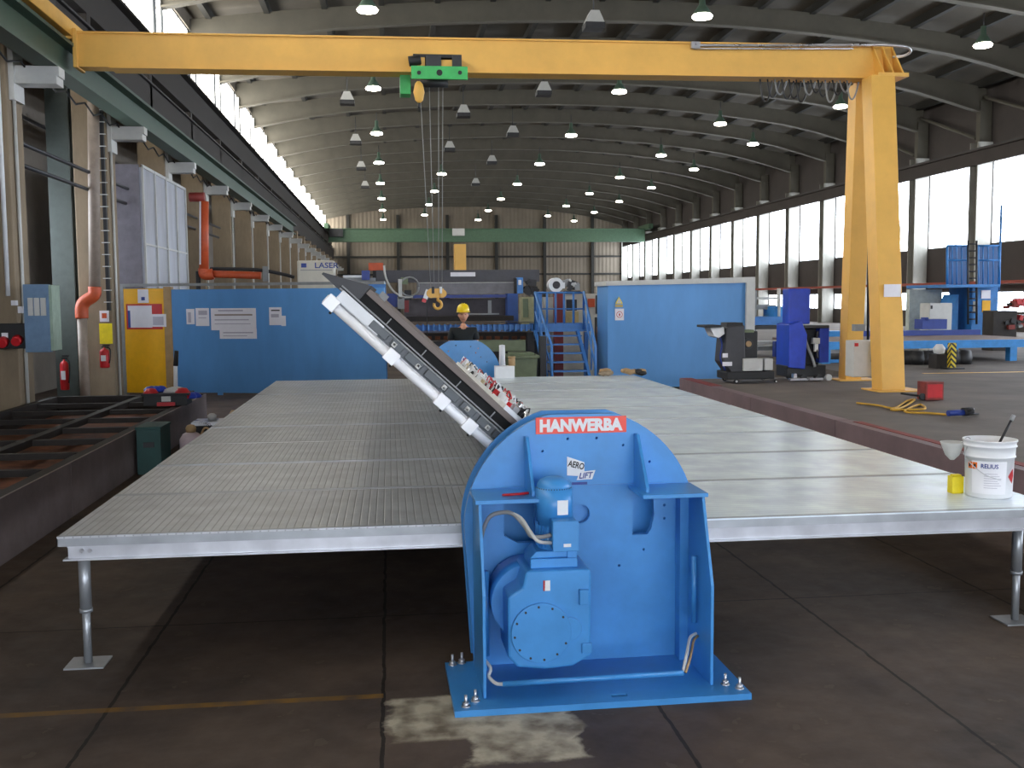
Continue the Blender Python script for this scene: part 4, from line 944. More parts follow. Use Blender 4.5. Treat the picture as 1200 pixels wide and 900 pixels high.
# ================================================================== CENTRE BACKGROUND: PROFILE CUTTING MACHINE
t = thing('cutting_machine', 'long dark gantry cutting machine on blue rails behind the worker', 'machine', (1.6, 24, 0)); W = lambda mb, nm, **k: wpart(mb, nm, t, **k)
DG = mat('gantry_dark_grey', (74, 74, 80), .6); MG = mat('gantry_mid_grey', (122, 120, 124), .55)
W(MB().px(441, 316, 632, 331, 24.6, .5, DG), 'top_beam')
W(MB().px(489, 331, 607, 345, 24.4, .4, MG).px(489, 330.5, 607, 332, 24.38, .42, LGREY), 'gantry_beam')
W(MB().px(478, 345, 600, 349.5, 24.2, .4, NAVY), 'blue_rail')
W(MB().px(474, 349.5, 602, 374, 25.0, .1, mat('guard_grey', (104, 98, 100), .7)).px(572, 352, 576, 368, 24.95, .05, LGREY).px(548, 367, 585, 369, 24.93, .05, LGREY), 'guard_plate')
W(MB().px(476, 370, 602, 377, 23.6, .5, DARKB), 'slag_edge')
o = zfix(MB().px(595, 344, 607, 374, 24.0, .5, mat('mid_blue', (40, 82, 160), .5)), 0); W(o, 'end_post')
W(MB().px(441, 331, 452, 348, 24.5, .6, DARK), 'end_bracket')
m = MB().px(604, 326, 606, 346, 24.1, .3, BLACK).px(606, 325, 613, 344, 24.1, .3, SBLUE).px(607.5, 328, 611, 334, 24.08, .02, WHITE)
W(m, 'cutting_head', bevel=.01)
m = MB()
for i in range(12): m.cbox(at(random.uniform(615, 629), random.uniform(330, 344), 24.2+random.uniform(0, .3)), (random.uniform(.1, .2), .15, random.uniform(.08, .2)), random.choice([BLACK, DARKB, DARK]), (0, random.uniform(-.6, .6), 0))
W(m, 'drive_unit')
m = MB(); c = at(480, 336, 24.1)
m.tube([c+Vector((.22*math.cos(k*PI/8), 0, .22*math.sin(k*PI/8))) for k in range(17)], .02, GREY, 6); m.tube([at(450, 311, 24.1), at(452, 325, 24.1), at(460, 340, 24.1), at(472, 348, 24.1), at(484, 348, 24.1)], .025, LGREY, 6, 4)
m.px(467, 327, 471, 350, 24.0, .1, LGREY).px(470, 325, 478, 333, 24.1, .2, OLIVE).px(466, 348, 474, 362, 24, .2, GREY).px(474, 340, 482, 352, 24.1, .2, BLACK).px(474, 352, 479, 366, 24, .1, mat('dull_red', (130, 50, 50), .6))
W(m, 'hose_loop')
W(MB().px(454, 344, 466, 360, 24.2, .2, NAVY), 'valve_box')
W(MB().px(528, 319, 557, 324, 24.55, .03, PAPER), 'white_plate')
m = MB().px(488, 377.3, 627, 379, 22.0, .5, DARK)
solo(m, 'rail_cover', 'thin dark cover strip along the top of the ribbed blue channel', 'cover strip')
t = thing('ribbed_channel', 'long blue ribbed channel running behind the worker to the stairs', 'rail', (3, 22, 1))
W = lambda mb, nm, **k: wpart(mb, nm, t, **k)
W(MB().px(480, 380, 627, 388, 22.1, .3, SBLUE).px(480, 388, 627, 389.5, 21.95, .45, SBLUE), 'web')
for i in range(23): W(MB().px(482+i*6.4, 380, 484+i*6.4, 388, 21.98, .12, SBLUE), 'rib')
for x in (484, 618): W(zfix(MB().px(x, 389.6, x+8, 430, 22.1, .2, DARK), 0), 'support_post')
m = MB().px(498, 389, 640, 399, 23, .5, DARKB)
for i in range(14): m.px(500+i*10, 394, 506+i*10, 398, 22.95, .05, RUST)
solo(zfix(m.px(500, 399, 636, 402, 22.95, .5, DARK), 0), 'slag_bed', 'dark rusty slag bed under the ribbed blue channel', 'bed')
solo(zfix(MB().px(562, 399, 616, 412, 21.3, .5, OLIVE).px(562, 412, 616, 430, 21.4, .3, BLACK), 0), 'waste_tray', 'grey green tray on a dark stand behind the green container', 'tray')
t = thing('green_container', 'grey green lidded container left of the blue stairs', 'container', (2.7, 20.4, 0)); a = at(600, 420, 20.2); b = at(627, 418, 20.2)
wpart(MB().prism([(a.x, 0), (b.x, 0), (b.x+.05, a.z), (a.x-.05, a.z)], 'y', 20.2, 20.9, OLIVE), 'body', t); wpart(MB().box(a.x-.1, b.x+.08, 20.1, 21, a.z, a.z+.06, OLIVE).box(a.x-.02, b.x, 20.3, 20.8, a.z+.06, a.z+.1, OLIVE), 'lid', t, bevel=.01)
solo(MB().box(3.03, 3.16, 20.6, 20.8, 0, 1.15, DARK), 'steel_post', 'dark blue grey post right of the green container', 'post')
solo(MB().px(533, 286, 546, 318, 24.9, .35, YEL), 'yellow_mast', 'square yellow mast standing on the dark gantry beam', 'mast')
# stairs
t = thing('blue_stairs', 'blue steel stairs with handrails leading up to the cutting machine', 'stairs', (4.1, 21, 0)); W = lambda mb, nm, **k: wpart(mb, nm, t, **k)
xa, xb = at(645, 440, 20.6).x, at(695, 440, 20.6).x; zd = at(670, 386, 21.9).z
n_ = 7
m = MB()
for k in range(n_): z = zd*(k+.35)/n_; y = 20.5+1.25*(k+.35)/n_; W(MB().box(xa+.03, xb-.03, y, y+.22, z-.03, z, SBLUE), 'tread')
for x, dx in ((xa, -.14), (xb, -.1)):
    m = MB(); hexa(m, [(x-.03, 20.5, 0), (x+.03, 20.5, 0), (x+.03, 20.7, 0), (x-.03, 20.7, 0)], [(x-.03+dx, 21.75, zd), (x+.03+dx, 21.75, zd), (x+.03+dx, 21.95, zd), (x-.03+dx, 21.95, zd)], SBLUE); W(m, 'stringer')
W(MB().px(628, 379, 692, 389, 21.75, 1.0, SBLUE), 'landing')
m = MB(); R_ = lambda pts, r=.022: m.tube(pts, r, SBLUE, 6)
for x in (630, 641, 651, 661, 672, 684): R_([at(x, 342, 21.9), at(x, 380, 21.9)], .025)
R_([at(628, 343, 21.9), at(685, 343, 21.9)]); R_([at(628, 362, 21.9), at(685, 362, 21.9)], .015)
W(m, 'back_railing')
m = MB()
for (x, dx) in ((xa, -.15), (xb+.02, .0)):
    R_([(x+dx, 21.7, zd), (x+dx, 21.7, zd+.8), (x+.02, 20.55, .95), (x+.02, 20.55, 0)], .03); R_([(x+dx, 21.7, zd+.4), (x+.02, 20.55, .5)], .02)
    for f_ in (.33, .66): R_([(x+dx*(1-f_)+.02*f_, 21.7-1.15*f_, zd*(1-f_)), (x+dx*(1-f_)+.02*f_, 21.7-1.15*f_, (zd+.8)*(1-f_)+.95*f_)], .018)
W(m, 'stair_railing')
for px_ in (632, 685): W(zfix(MB().px(px_, 389, px_+4, 430, 22.4, .1, SBLUE), 0), 'leg')
W(MB().px(631, 342, 635, 380, 22.0, .1, SBLUE), 'corner_post')
solo(zfix(MB().px(611, 348, 628, 373, 23.6, .4, mat('khaki', (170, 168, 130), .6)), 0).px(613, 350, 619, 372, 23.57, .03, OLIVE), 'control_cabinet', 'khaki cabinet with a darker door left of the stair railing', 'cabinet')
t = thing('control_cabinet', 'cream control cabinet with a dark screen seen through the stair railing', 'cabinet', (5, 24, 0))
wpart(zfix(MB().px(660, 344, 702, 372, 24.0, .5, CREAM), 0), 'body', t); wpart(MB().px(664, 351, 676, 364, 23.96, .04, DARK), 'screen', t); wpart(MB().px(689, 350, 697, 360, 23.96, .04, ORANGE), 'panel', t)
wpart(MB().px(663, 365, 678, 381, 23.9, .1, mat('beige', (196, 176, 120), .6)), 'lower_panel', t)
solo(zfix(MB().px(650, 344, 660, 380, 23.6, .2, mat('dull_red', (130, 50, 50))), 0), 'machine_shield', 'dull red upright panel behind the stair railing', 'panel')
solo(zfix(MB().px(636, 348, 649, 380, 24.3, .2, LGREY), 0), 'metal_screen', 'pale grey upright panel behind the stair railing', 'panel')
t = thing('blower', 'white round blower housing on top above the stair landing', 'blower', (at(652, 336, 23.8).x, 23.8, at(652, 342, 23.8).z)); c = at(652, 334, 23.7)
wpart(MB().cyl(c, c+Vector((0, .4, 0)), .17, WHITE, seg=24), 'housing', t); wpart(MB().cyl(c-Vector((0, .01, 0)), c+Vector((0, .02, 0)), .09, DARK, seg=20), 'inlet', t); wpart(MB().px(658, 331, 662, 338, 23.7, .2, WHITE), 'outlet', t)
m = MB()
for i in range(10): m.cbox(at(random.uniform(663, 677), random.uniform(328, 341), 23.8+random.uniform(0, .3)), (random.uniform(.05, .16), .1, random.uniform(.05, .16)), random.choice([GREY, DARK, LGREY]), (0, random.uniform(-.6, .6), 0))
m.box(at(662, 0, 23.8).x, at(680, 0, 23.8).x, 23.8, 24.2, at(662, 343, 23.8).z-.02, at(662, 341, 23.8).z, DARK)
solo(m, 'pump_unit', 'grey pump unit right of the white blower', 'pump')
solo(zfix(MB().px(703, 346, 712, 368, 23, .5, BLACK).px(702, 372, 712, 382, 23.0, .5, DARK), 0), 'dark_cabinet', 'dark cabinet squeezed between stairs and blue cabin', 'cabinet')
m = MB()
for i in range(3): m.px(700+i*3.2, 383, 702.6+i*3.2, 432, 22.2+.1*i, .1, mat('cardboard', (160, 124, 100), .8))
solo(zfix(m, 0), 'board_stack', 'brown boards leaning upright left of the blue cabin', 'boards')
# small things over the left partition near the panel tip
t = thing('blue_feed_unit', 'small navy feed unit with a pale bar left of the dark gantry beam', 'feed unit', (at(430, 325, 23).x, 23, at(430, 331, 23).z))
wpart(MB().px(402, 322.5, 426, 325.5, 23, .1, WHITE), 'bar', t); wpart(MB().px(424, 317, 433, 328, 22.9, .3, NAVY), 'head', t); wpart(MB().px(395, 325.5, 440, 331, 23, .4, GREY), 'base', t)
solo(zfix(MB().px(432, 331, 452, 350, 22.6, .8, SBLUE), 0), 'blue_cabinet', 'pale blue cabinet beyond the right end of the partition', 'cabinet')
solo(zfix(MB().px(437, 317, 444, 330, 25.7, .1, DARK), 0).px(432, 308, 449, 317, 25.6, .3, ORANGE), 'orange_box', 'small orange box above the navy feed unit', 'box')
solo(zfix(MB().px(393, 326, 432, 334, 23.6, .5, GREY), 0), 'grey_cabinet', 'long grey cabinet behind the upper end of the tilting panel', 'cabinet')

# ================================================================== RIGHT SIDE
t = thing('border_channel', 'purplish steel border along the edge of the raised floor', 'floor border', (5.1, 10, 0))
ys = [2.8, 5.6, 8.4, 11.2, 14.0, 17.6]
for a, b in zip(ys, ys[1:]): wpart(MB().box(5.08, 5.14, a+.01, b-.01, 0, .475, CURB).box(5.08, 5.26, a+.01, b-.01, .475, .487, CURB), 'channel', t)
for a, b, c, d in ((5.20, 5.30, 5, 11), (5.1, 5.3, 15.9, 17.6)): wpart(MB().box(a, b, c, d, .487, .492, CURBR), 'primer_strip', t, label='red primer edge strip')
SY = 16.6; zz = lambda y: at(860, y, SY).z; xx_ = lambda x: at(x, 420, SY).x
t = thing('floor_scrubber', 'black walk-behind floor scrubber with white handle and battery box', 'scrubber', (xx_(868), SY, .48)); W = lambda mb, nm, **k: wpart(mb, nm, t, **k)
W(MB().prism([(xx_(849), zz(383)), (xx_(870), zz(381)), (xx_(872), zz(437)), (xx_(856), zz(438)), (xx_(846), zz(424))], 'y', SY-.1, SY+.4, mat('charcoal', (58, 58, 62), .5)), 'tank', bevel=.02)
W(MB().prism([(xx_(851), zz(378)), (xx_(869), zz(378)), (xx_(870), zz(385)), (xx_(850), zz(385))], 'y', SY-.05, SY+.3, BLACK), 'lid', bevel=.01)
W(MB().px(871, 388, 888, 428, SY, .35, BLACK).px(872, 386.5, 884, 390, SY-.02, .3, OLIVE), 'engine', bevel=.01)
c = at(877, 403, SY-.03); W(MB().cyl(c, c+Vector((0, .05, 0)), .09, DARK, seg=18).cyl(c-Vector((0, .02, 0)), c, .05, BRASS), 'engine_fan')
W(MB().px(871, 420, 894, 435, SY-.15, .3, LGREY), 'battery_box', bevel=.01, label='white battery box'); W(MB().px(896, 420, 906, 434, SY-.1, .25, LGREY), 'side_box', bevel=.01)
W(MB().prism([(xx_(831), zz(384)), (xx_(847), zz(383)), (xx_(848), zz(391)), (xx_(841), zz(396)), (xx_(836), zz(394))], 'y', SY-.05, SY+.3, WHITE).px(827, 381, 846, 384, SY-.1, .5, BLACK), 'handle', bevel=.008, label='white handle console')
W(MB().tube([at(843, 394, SY), at(846, 404, SY), at(844, 420, SY), at(850, 434, SY)], .014, NAVY, 6, 4), 'cable')
W(MB().px(852, 435, 908, 445, SY-.15, .55, BLACK), 'deck', bevel=.015); W(MB().px(847, 414, 853, 419, SY-.11, .02, PAPER).px(847, 424, 858, 429, SY-.11, .02, PAPER), 'labels')
for x in (859, 905):
    for dy in (-.18, .42): c = at(x, 446, SY); r = c.z-.475; W(MB().cyl((c.x, SY+dy, .475+r), (c.x, SY+dy+.05, .475+r), r, BLACK, seg=18).cyl((c.x, SY+dy-.004, .475+r), (c.x, SY+dy+.02, .475+r), r*.5, LGREY), 'wheel')
SY = 17.0
t = thing('floor_scrubber', 'tall royal blue floor scrubber parked left of the yellow gantry legs', 'scrubber', (at(945, 440, SY).x, SY, .47)); W = lambda mb, nm, **k: wpart(mb, nm, t, **k)
zz = lambda y: at(945, y, SY).z; xx_ = lambda x: at(x, 420, SY).x
W(MB().px(924, 338, 950, 380, SY+.1, .3, ROYAL), 'raised_tank', bevel=.02, label='tall royal blue tank')
W(MB().prism([(xx_(922), zz(430)), (xx_(922), zz(380)), (xx_(936), zz(376)), (xx_(943), zz(392)), (xx_(941), zz(432))], 'y', SY-.1, SY+.5, ROYAL), 'side_cover', bevel=.01)
W(MB().px(960, 383, 972, 425, SY, .5, ROYAL).px(942, 381, 972, 385, SY-.05, .5, DARK), 'rear_cover', bevel=.01)
W(MB().px(922, 428, 968, 442, SY-.05, .5, BLACK).px(942, 385, 960, 428, SY+.15, .3, BLACK), 'chassis', bevel=.01)
W(MB().tube([at(942, 389, SY), at(946, 405, SY), at(952, 420, SY-.05), at(955, 430, SY-.1)], .025, GREY, 8, 4).tube([at(958, 388, SY), at(957, 405, SY), at(958, 420, SY-.05)], .02, DARK, 8, 4), 'suction_hose')
W(MB().px(953, 396, 961, 403, SY-.03, .1, LGREY).px(955, 402, 959, 412, SY-.03, .06, WHITE), 'valve')
W(MB().px(926, 443, 965, 446, SY-.35, .1, SILVER).px(930, 438, 934, 443, SY-.3, .1, SILVER), 'squeegee', label='metal squeegee bar')
for x in (934, 952, 963): c = at(x, 445, SY); W(MB().cyl((c.x, SY-.3, .53), (c.x, SY-.24, .53), .055, LGREY if x == 963 else BLACK, seg=14), 'wheel')
for x in (928, 960): c = at(x, 440, SY); W(MB().cyl((c.x, SY, .57), (c.x, SY+.08, .57), .1, BLACK, seg=16), 'rear_wheel')
# cord, red box, black tool
p = atz(1090, 468, .48)
t = thing('red_box', 'red steel box on the raised floor right of the gantry foot', 'box', (p.x, p.y, .48))
MB().box(-.13, .13, -.12, .12, 0, .25, CURBR).box(-.11, .11, -.124, -.1, .03, .22, RED).build('body', t, bevel=.008)
MB().cyl((-.16, -.1, .05), (-.16, -.06, .05), .045, BLACK).build('wheel', t); MB().tube([(-.14, -.05, .05), (-.3, -.0, .07), (-.42, .02, .09)], .016, BLACK, 6).build('handle', t)
m = MB(); pts = [(1004, 472), (1030, 475), (1048, 478), (1062, 470), (1072, 468), (1058, 477), (1044, 480), (1066, 480), (1084, 479), (1078, 474), (1060, 482), (1090, 484), (1112, 486)]
m.tube([Vector((atz(a, b, .49).x, atz(a, b, .49).y, .488)) for a, b in pts], .014, mat('yellow_cord', (196, 150, 44), .6), 6, 5); solo(m, 'extension_cord', 'tangled yellow cord lying on the raised floor', 'cord')
p = atz(1122, 488, .48)
t = thing('power_tool', 'black angle grinder lying at the end of the yellow cord', 'power tool', (p.x, p.y, .475))
MB().cyl((-.12, 0, .045), (.1, .02, .05), .035, NAVY).cyl((.08, .02, .055), (.2, .04, .06), .05, BLACK).build('body', t); MB().cyl((.2, .05, .02), (.2, .05, .035), .09, BLACK, seg=20).cyl((.2, .05, .035), (.2, .05, .09), .035, SILVER).build('disc_head', t); MB().cyl((.12, .03, .06), (.12, -.12, .09), .016, BLACK).build('side_handle', t)
# blue conveyor table
t = thing('conveyor_table', 'long low blue conveyor table with brown top behind the gantry legs', 'table', (13, 22, .47)); W = lambda mb, nm, **k: wpart(mb, nm, t, **k)
TY = 21.0
xL, xR2 = at(966, 400, TY).x, at(1240, 400, TY).x; zt4 = at(1100, 399, TY).z
W(MB().box(xL, xR2, TY, TY+.1, zt4-.17, zt4, mat('conveyor_blue', (52, 138, 208), .45)), 'front_beam'); W(MB().box(xL, xR2, TY+.1, TY+3.0, zt4-.06, zt4-.01, mat('brown_belt', (124, 104, 96), .7)), 'top')
W(MB().box(xL+2.2, xR2, TY+3.0, TY+3.2, zt4-.1, zt4+.12, NAVY), 'back_beam')
W(MB().box(xL, at(1112, 400, TY).x, TY+.3, TY+.4, zt4-.5, zt4-.4, mat('conveyor_blue', (52, 138, 208))), 'lower_rail')
for px_ in (970, 1120, 1189): x = at(px_, 400, TY).x; W(MB().box(x-.08, x+.08, TY+.02, TY+.2, .47, zt4-.17, mat('conveyor_blue', (52, 138, 208))), 'leg'); W(MB().box(x-.08, x+.08, TY+2.8, TY+2.98, .47, zt4-.1, NAVY), 'leg')
m = MB()
for i in range(16):
    x = at(1064+i*4.4, 432, 20.4).x; m.lathe([(0, 0), (.16, 0), (.18, .12), (.15, .28), (0, .3)], BLACK, (x, 20.4+random.uniform(-.1, .1), .47), seg=9)
solo(m, 'rubber_matting', 'heap of black rubber matting under the blue conveyor table', 'matting')
solo(MB().px(1114, 402, 1121, 441, 18.9, .14, HAZ).box(at(1108, 440, 18.9).x, at(1127, 440, 18.9).x, 18.8, 19.15, .47, .5, DARK), 'hazard_post', 'black and yellow striped guard post in front of the conveyor table', 'post')
solo(MB().lathe([(.0, 0), (.1, .02), (.12, .12), (.06, .2), (0, .2)], WHITE, (at(1100, 430, 19.2).x, 19.2, .75), seg=9).box(at(1094, 440, 19.2).x, at(1106, 440, 19.2).x, 19.1, 19.4, .47, .75, DARKB), 'white_bag', 'crumpled white bag on a dark block left of the striped post', 'bag')
solo(MB().box(at(1080, 447, 18).x, at(1240, 447, 18).x, 17.9, 18.0, .47, .474, YEL), 'floor_stripe', 'yellow painted stripe on the raised floor by the striped post', 'floor marking')
# press with railed platform
PY = 27.0
t = thing('railed_press', 'tall blue press with railed platform and ladder at the right windows', 'machine', (at(1150, 380, PY).x, PY, .47)); W = lambda mb, nm, **k: wpart(mb, nm, t, **k)
PB_ = mat('press_blue', (48, 122, 190), .5)
W(zfix(MB().px(1138, 335, 1170, 390, PY, 1.2, PB_), .47), 'body'); W(zfix(MB().prism([(at(1112, 0, PY).x, .47), (at(1112, 385, PY).x, at(1112, 382, PY).z), (at(1138, 0, PY).x, at(1138, 345, PY).z), (at(1138, 0, PY).x, .47)], 'y', PY+.2, PY+1, PB_), .47), 'side_frame')
W(MB().px(1150, 340, 1161, 350, PY-.02, .02, PAPER), 'white_plate'); W(MB().px(1151, 352, 1161, 366, PY-.02, .02, YDOOR), 'yellow_plate'); W(MB().px(1141, 353, 1146, 365, PY-.05, .05, LGREY), 'control_panel')
W(MB().px(1109, 333, 1172, 337, PY-.3, 2.2, PB_), 'platform_deck')
m = MB()
for x in (1110, 1116, 1121, 1127, 1134, 1146, 1152, 1158, 1164, 1171): m.cyl(at(x, 334, PY), at(x, 288, PY), .035 if x in (1110, 1134, 1146, 1171) else .02, PB_, seg=6)
for yy in (288, 305): m.cyl(at(1110, yy, PY), at(1134, yy, PY), .03, PB_, seg=6); m.cyl(at(1146, yy, PY), at(1171, yy, PY), .03, PB_, seg=6)
W(m, 'railing')
m = MB().cyl(at(1134.5, 380, PY-.1), at(1134.5, 282, PY-.1), .03, DARK, seg=6).cyl(at(1144.5, 380, PY-.1), at(1144.5, 282, PY-.1), .03, DARK, seg=6)
for k in range(12): m.cyl(at(1134.5, 286+k*8, PY-.1), at(1144.5, 286+k*8, PY-.1), .02, DARK, seg=6)
W(m, 'ladder'); W(MB().px(1172, 240, 1174.5, 340, PY, .1, PB_), 'corner_mast'); W(MB().px(1112, 288, 1134, 333, PY+1.6, .06, mat('deep_blue', (34, 78, 130), .5)), 'back_screen'); W(MB().px(1146, 288, 1171, 333, PY+1.6, .06, mat('deep_blue', (34, 78, 130))), 'back_screen')
t = thing('grey_cabinet', 'pale grey control cabinet beside the blue railed press', 'cabinet', (at(1102, 370, 25).x, 25, .47)); wpart(zfix(MB().px(1089, 355, 1116, 384, 25, .5, LGREY), .47), 'body', t, bevel=.01); wpart(MB().px(1091, 358, 1093, 362, 24.98, .03, DARK), 'handle', t)
solo(zfix(MB().px(1065, 339, 1104, 386, 28.3, .2, mat('pale_panel', (190, 198, 194), .6)), .47), 'pale_panel', 'tall pale greenish panel behind the grey control cabinet', 'panel')
m = MB().px(1081, 374, 1110, 386, 23.95, .4, NAVY).px(1084, 372, 1088, 376, 23.95, .2, NAVY); solo(m, 'motor_block', 'navy motor block at the back of the conveyor table', 'motor')
m = MB()
for i in range(14): m.cbox(at(random.uniform(1177, 1198), random.uniform(352, 384), 25+random.uniform(0, .4)), (random.uniform(.06, .2), .2, random.uniform(.06, .22)), random.choice([DARK, CURBR, RED, GREY, BLACK]), (0, random.uniform(-.4, .4), 0))
m.box(at(1176, 0, 25).x, at(1204, 0, 25).x, 25.0, 25.5, .47, at(1190, 364, 25).z, DARKB); solo(m, 'pump_station', 'dark red and grey pump station right of the blue press', 'pump')
# racks behind the scrubbers
t = thing('profile_rack', 'grey and blue storage rack between the blue cabin and the royal blue scrubber', 'rack', (9.6, 24, .0)); W = lambda mb, nm, **k: wpart(mb, nm, t, **k)
W(MB().px(880, 371, 926, 381, 24.3, 1.0, SBLUE), 'blue_shelf'); W(MB().px(880, 357, 910, 363, 25, .8, GREY).px(880, 348, 912, 351, 25, .8, LGREY), 'upper_shelf'); W(MB().px(908, 359, 922, 374, 24.5, .8, mat('conveyor_blue', (52, 138, 208))), 'blue_block')
W(MB().px(880, 400, 922, 404, 24.2, .6, LGREY).px(880, 406, 922, 411, 24.2, .6, GREY), 'lower_profile'); W(zfix(MB().px(884, 340, 887, 430, 24.4, .15, GREY).px(912, 338, 915, 430, 24.4, .15, LGREY), .0), 'posts')
W(MB().px(880, 381, 958, 386, 24.3, .6, DARK), 'dark_shelf')
t = thing('blue_workbench', 'blue and white bench seen between the blue scrubber and the gantry leg', 'bench', (11.5, 23, .47)); W = lambda mb, nm, **k: wpart(mb, nm, t, **k)
W(zfix(MB().px(970, 388, 991, 408, 25, .5, mat('conveyor_blue', (52, 138, 208))), .47), 'side'); W(MB().px(966, 408, 991, 418, 24.9, .3, WHITE), 'white_panel'); W(MB().px(983, 396, 991, 405, 24.7, .1, NAVY), 'tool')
# red pipe on the right wall
solo(MB().box(XR-.6, XR-.5, 12, YE-.5, 2.38, 2.5, mat('red_brown_pipe', (150, 66, 50), .6)), 'wall_pipe', 'long red brown pipe running along the wall under the right windows', 'pipe')

# ================================================================== THE WORKER
WY = 17.35; wx = at(543, 380, WY).x
PS = thing('person', 'person in dark t-shirt and yellow hard hat standing behind the far machine', 'person', (wx, WY, 0))
def skin_body():
    P = {'pel': (0, 0, .93, .125, .095), 'wst': (0, 0, 1.05, .12, .09), 'chs': (0, .0, 1.24, .15, .10), 'upc': (0, .01, 1.36, .135, .085), 'nk': (0, .01, 1.45, .055, .055), 'nk2': (0, -.005, 1.51, .052, .055)}
    V = []; R2 = []; E_ = []; I = {}
    def add(k, x, y, z, rx, ry=None): I[k] = len(V); V.append((x, y, z)); R2.append((rx, ry or rx))
    for k, v in P.items(): add(k, *v)
    for a, b in (('pel', 'wst'), ('wst', 'chs'), ('chs', 'upc'), ('upc', 'nk'), ('nk', 'nk2')): E_.append((I[a], I[b]))
    for s in (-1, 1):
        n_ = str(s)
        add('sh'+n_, s*.175, .01, 1.375, .058); add('el'+n_, s*.235, .03, 1.10, .042); add('wr'+n_, s*.225, -.05, .86, .028); add('pm'+n_, s*.222, -.065, .80, .034, .02)
        for a, b in (('upc', 'sh'+n_), ('sh'+n_, 'el'+n_), ('el'+n_, 'wr'+n_), ('wr'+n_, 'pm'+n_)): E_.append((I[a], I[b]))
        for f in range(4):
            add('f%d%s' % (f, n_), s*.222, -.095+f*.02, .765, .0095); add('g%d%s' % (f, n_), s*.214, -.093+f*.019, .735-.006*(f in (1, 2)), .008); add('h%d%s' % (f, n_), s*.203, -.09+f*.018, .712-.008*(f in (1, 2)), .007)
            E_ += [(I['pm'+n_], I['f%d%s' % (f, n_)]), (I['f%d%s' % (f, n_)], I['g%d%s' % (f, n_)]), (I['g%d%s' % (f, n_)], I['h%d%s' % (f, n_)])]
        add('t1'+n_, s*.214, -.105, .805, .011); add('t2'+n_, s*.205, -.122, .775, .009); E_ += [(I['wr'+n_], I['t1'+n_]), (I['t1'+n_], I['t2'+n_])]
        add('hp'+n_, s*.09, 0, .87, .085); add('kn'+n_, s*.105, -.01, .48, .058); add('an'+n_, s*.11, .02, .09, .038); add('to'+n_, s*.12, -.13, .045, .036)
        E_ += [(I['pel'], I['hp'+n_]), (I['hp'+n_], I['kn'+n_]), (I['kn'+n_], I['an'+n_]), (I['an'+n_], I['to'+n_])]
    me = bpy.data.meshes.new('body'); me.from_pydata(V, E_, []); o = bpy.data.objects.new('body', me); COL.objects.link(o)
    md = o.modifiers.new('skin', 'SKIN')
    if not me.skin_vertices: return o, None
    for i, sv in enumerate(me.skin_vertices[0].data): sv.radius = R2[i]; sv.use_root = (i == 0)
    o.modifiers.new('sub', 'SUBSURF').levels = 2
    bpy.context.view_layer.update()
    me2 = bpy.data.meshes.new_from_object(o.evaluated_get(bpy.context.evaluated_depsgraph_get()))
    return o, me2
o, me2 = skin_body()
if me2:
    o.modifiers.clear(); o.data = me2
b2 = bmesh.new(); b2.from_mesh(o.data)
def head(mbm):
    # one egg-shaped head with brow, nose, chin and ears pulled out of the same surface
    rows, seg = 20, 28; grid = []
    for i in range(rows+1):
        th = PI*i/rows; z = math.cos(th); r = math.sin(th); ring = []
        for k in range(seg):
            a = 2*PI*k/seg; x = r*math.sin(a)*.078; y = -r*math.cos(a)*.098; zz_ = z*.122
            if z < 0: x *= 1-.28*(-z); y = y*(1-.12*(-z))-.006*(-z)
            f = math.exp(-((a if a < PI else a-2*PI)/.16)**2)
            y -= .024*f*math.exp(-((z+.12)/.16)**2)*(r > .3)
            y -= .008*f*math.exp(-((z+.62)/.1)**2); y += .007*math.exp(-(((a if a < PI else a-2*PI)**2)**.5-.42)**2/.03)*math.exp(-((z-.12)/.12)**2)
            for s in (PI/2, 3*PI/2):
                e_ = math.exp(-((a-s)/.12)**2)*math.exp(-((z-.02)/.2)**2); x += (.016*e_)*(1 if s < PI else -1)
            ring.append(mbm.verts.new((x, y+.0, 1.635+zz_)))
        grid.append(ring)
    for A_, B_ in zip(grid, grid[1:]):
        for k in range(seg):
            try: mbm.faces.new([A_[k], A_[(k+1) % seg], B_[(k+1) % seg], B_[k]]).smooth = True
            except ValueError: pass
head(b2); bmesh.ops.remove_doubles(b2, verts=b2.verts[:], dist=.0005); bmesh.ops.recalc_face_normals(b2, faces=b2.faces[:])
for f in b2.faces: f.smooth = True
b2.to_mesh(o.data); b2.free(); o.data.materials.clear(); o.data.materials.append(SKIN); o.parent = PS
FD = mat('face_dark', (70, 44, 36), .6, var=0)
MB().cbox((-.030, -.0895, 1.652), (.022, .008, .010), FD).cbox((.030, -.0895, 1.652), (.022, .008, .010), FD).cbox((0, -.094, 1.572), (.042, .008, .009), mat('lips', (150, 82, 74), .6, var=0)).build('face_features', PS)
m = MB().lathe([(.0805, 1.685), (.085, 1.63), (.07, 1.60), (.07, 1.68)], FD, (0, .02, 0), seg=24); m.build('hair', PS)
m = MB().lathe([(.112, 1.69), (.116, 1.70), (.11, 1.75), (.092, 1.80), (.055, 1.83), (.0, 1.838)], HELM, (0, .005, 0), seg=28, sx=.95, sy=1.15).lathe([(.12, 1.688), (.125, 1.692), (.118, 1.70), (.10, 1.70)], HELM, (0, -.01, 0), seg=28, sx=.95, sy=1.25)
for x in (-.02, .02): m.tube([(x, -.11, 1.75), (x, -.06, 1.825), (x, .02, 1.845), (x, .09, 1.81)], .006, HELM, 6, 3)
m.build('hard_hat', PS)['label'] = 'yellow hard hat'
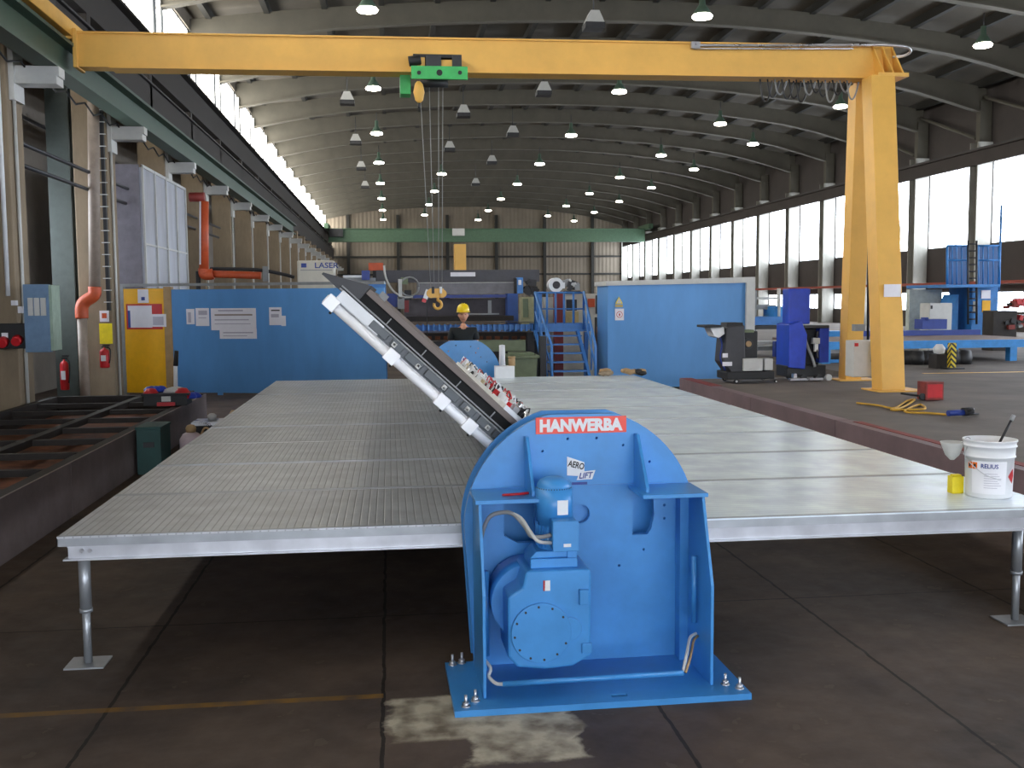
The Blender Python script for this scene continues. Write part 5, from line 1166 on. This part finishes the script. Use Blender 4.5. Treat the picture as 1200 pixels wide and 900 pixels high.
def grow(nm, edges, mt):
    V = []; E_ = []; R2 = []
    for ch in edges:
        st = None
        for v in ch:
            k = next((i for i, w_ in enumerate(V) if w_ == v[:3]), None)
            if k is None: V.append(v[:3]); R2.append((v[3], v[4] if len(v) > 4 else v[3])); k = len(V)-1
            if st is not None: E_.append((st, k))
            st = k
    me = bpy.data.meshes.new(nm); me.from_pydata(V, E_, []); o = bpy.data.objects.new(nm, me); COL.objects.link(o); o.modifiers.new('skin', 'SKIN')
    for i, sv in enumerate(me.skin_vertices[0].data): sv.radius = R2[i]; sv.use_root = (i == 0)
    o.modifiers.new('sub', 'SUBSURF').levels = 2; bpy.context.view_layer.update()
    me2 = bpy.data.meshes.new_from_object(o.evaluated_get(bpy.context.evaluated_depsgraph_get())); o.modifiers.clear(); o.data = me2
    for p_ in me2.polygons: p_.use_smooth = True
    me2.materials.clear(); me2.materials.append(mt); o.parent = PS; return o
grow('t_shirt', [[(0, 0, .95, .145, .115), (0, 0, 1.05, .145, .115), (0, 0, 1.24, .172, .125), (0, .01, 1.36, .155, .105), (0, .01, 1.43, .075, .07)]]+[[(0, .01, 1.36, .155, .105), (s*.18, .01, 1.38, .078), (s*.225, .025, 1.2, .066)] for s in (-1, 1)], SHIRT)
grow('trousers', [[(0, 0, .95, .14, .11), (0, 0, .9, .135, .105)]]+[[(0, 0, .9, .135, .105), (s*.092, 0, .84, .1), (s*.105, -.01, .48, .078), (s*.11, .015, .12, .066)] for s in (-1, 1)], TROUS)
for s in (-1, 1): MB().prism([(.08, 0), (.08, .1), (.02, .12), (-.05, .075), (-.16, .06), (-.18, .0)], 'x', s*.115-.045, s*.115+.045, BLACK).build('shoe', PS, bevel=.015)
# ------------------------------------------------------------------ LIGHT
w = bpy.data.worlds.new('world'); SC.world = w; w.use_nodes = True
w.node_tree.nodes['Background'].inputs[0].default_value = (.8, .88, 1, 1); w.node_tree.nodes['Background'].inputs[1].default_value = 1.0
vs_ = SC.view_settings; vs_.view_transform = 'Standard'; vs_.look = 'None'; vs_.gamma = 1; vs_.use_curve_mapping = False; vs_.exposure = .33
SC.display_settings.display_device = 'sRGB'
SC.cycles.max_bounces = 8; SC.cycles.diffuse_bounces = 5; SC.cycles.glossy_bounces = 3; SC.cycles.sample_clamp_indirect = 6
SC.cycles.use_denoising = True; SC.cycles.caustics_reflective = False; SC.cycles.caustics_refractive = False
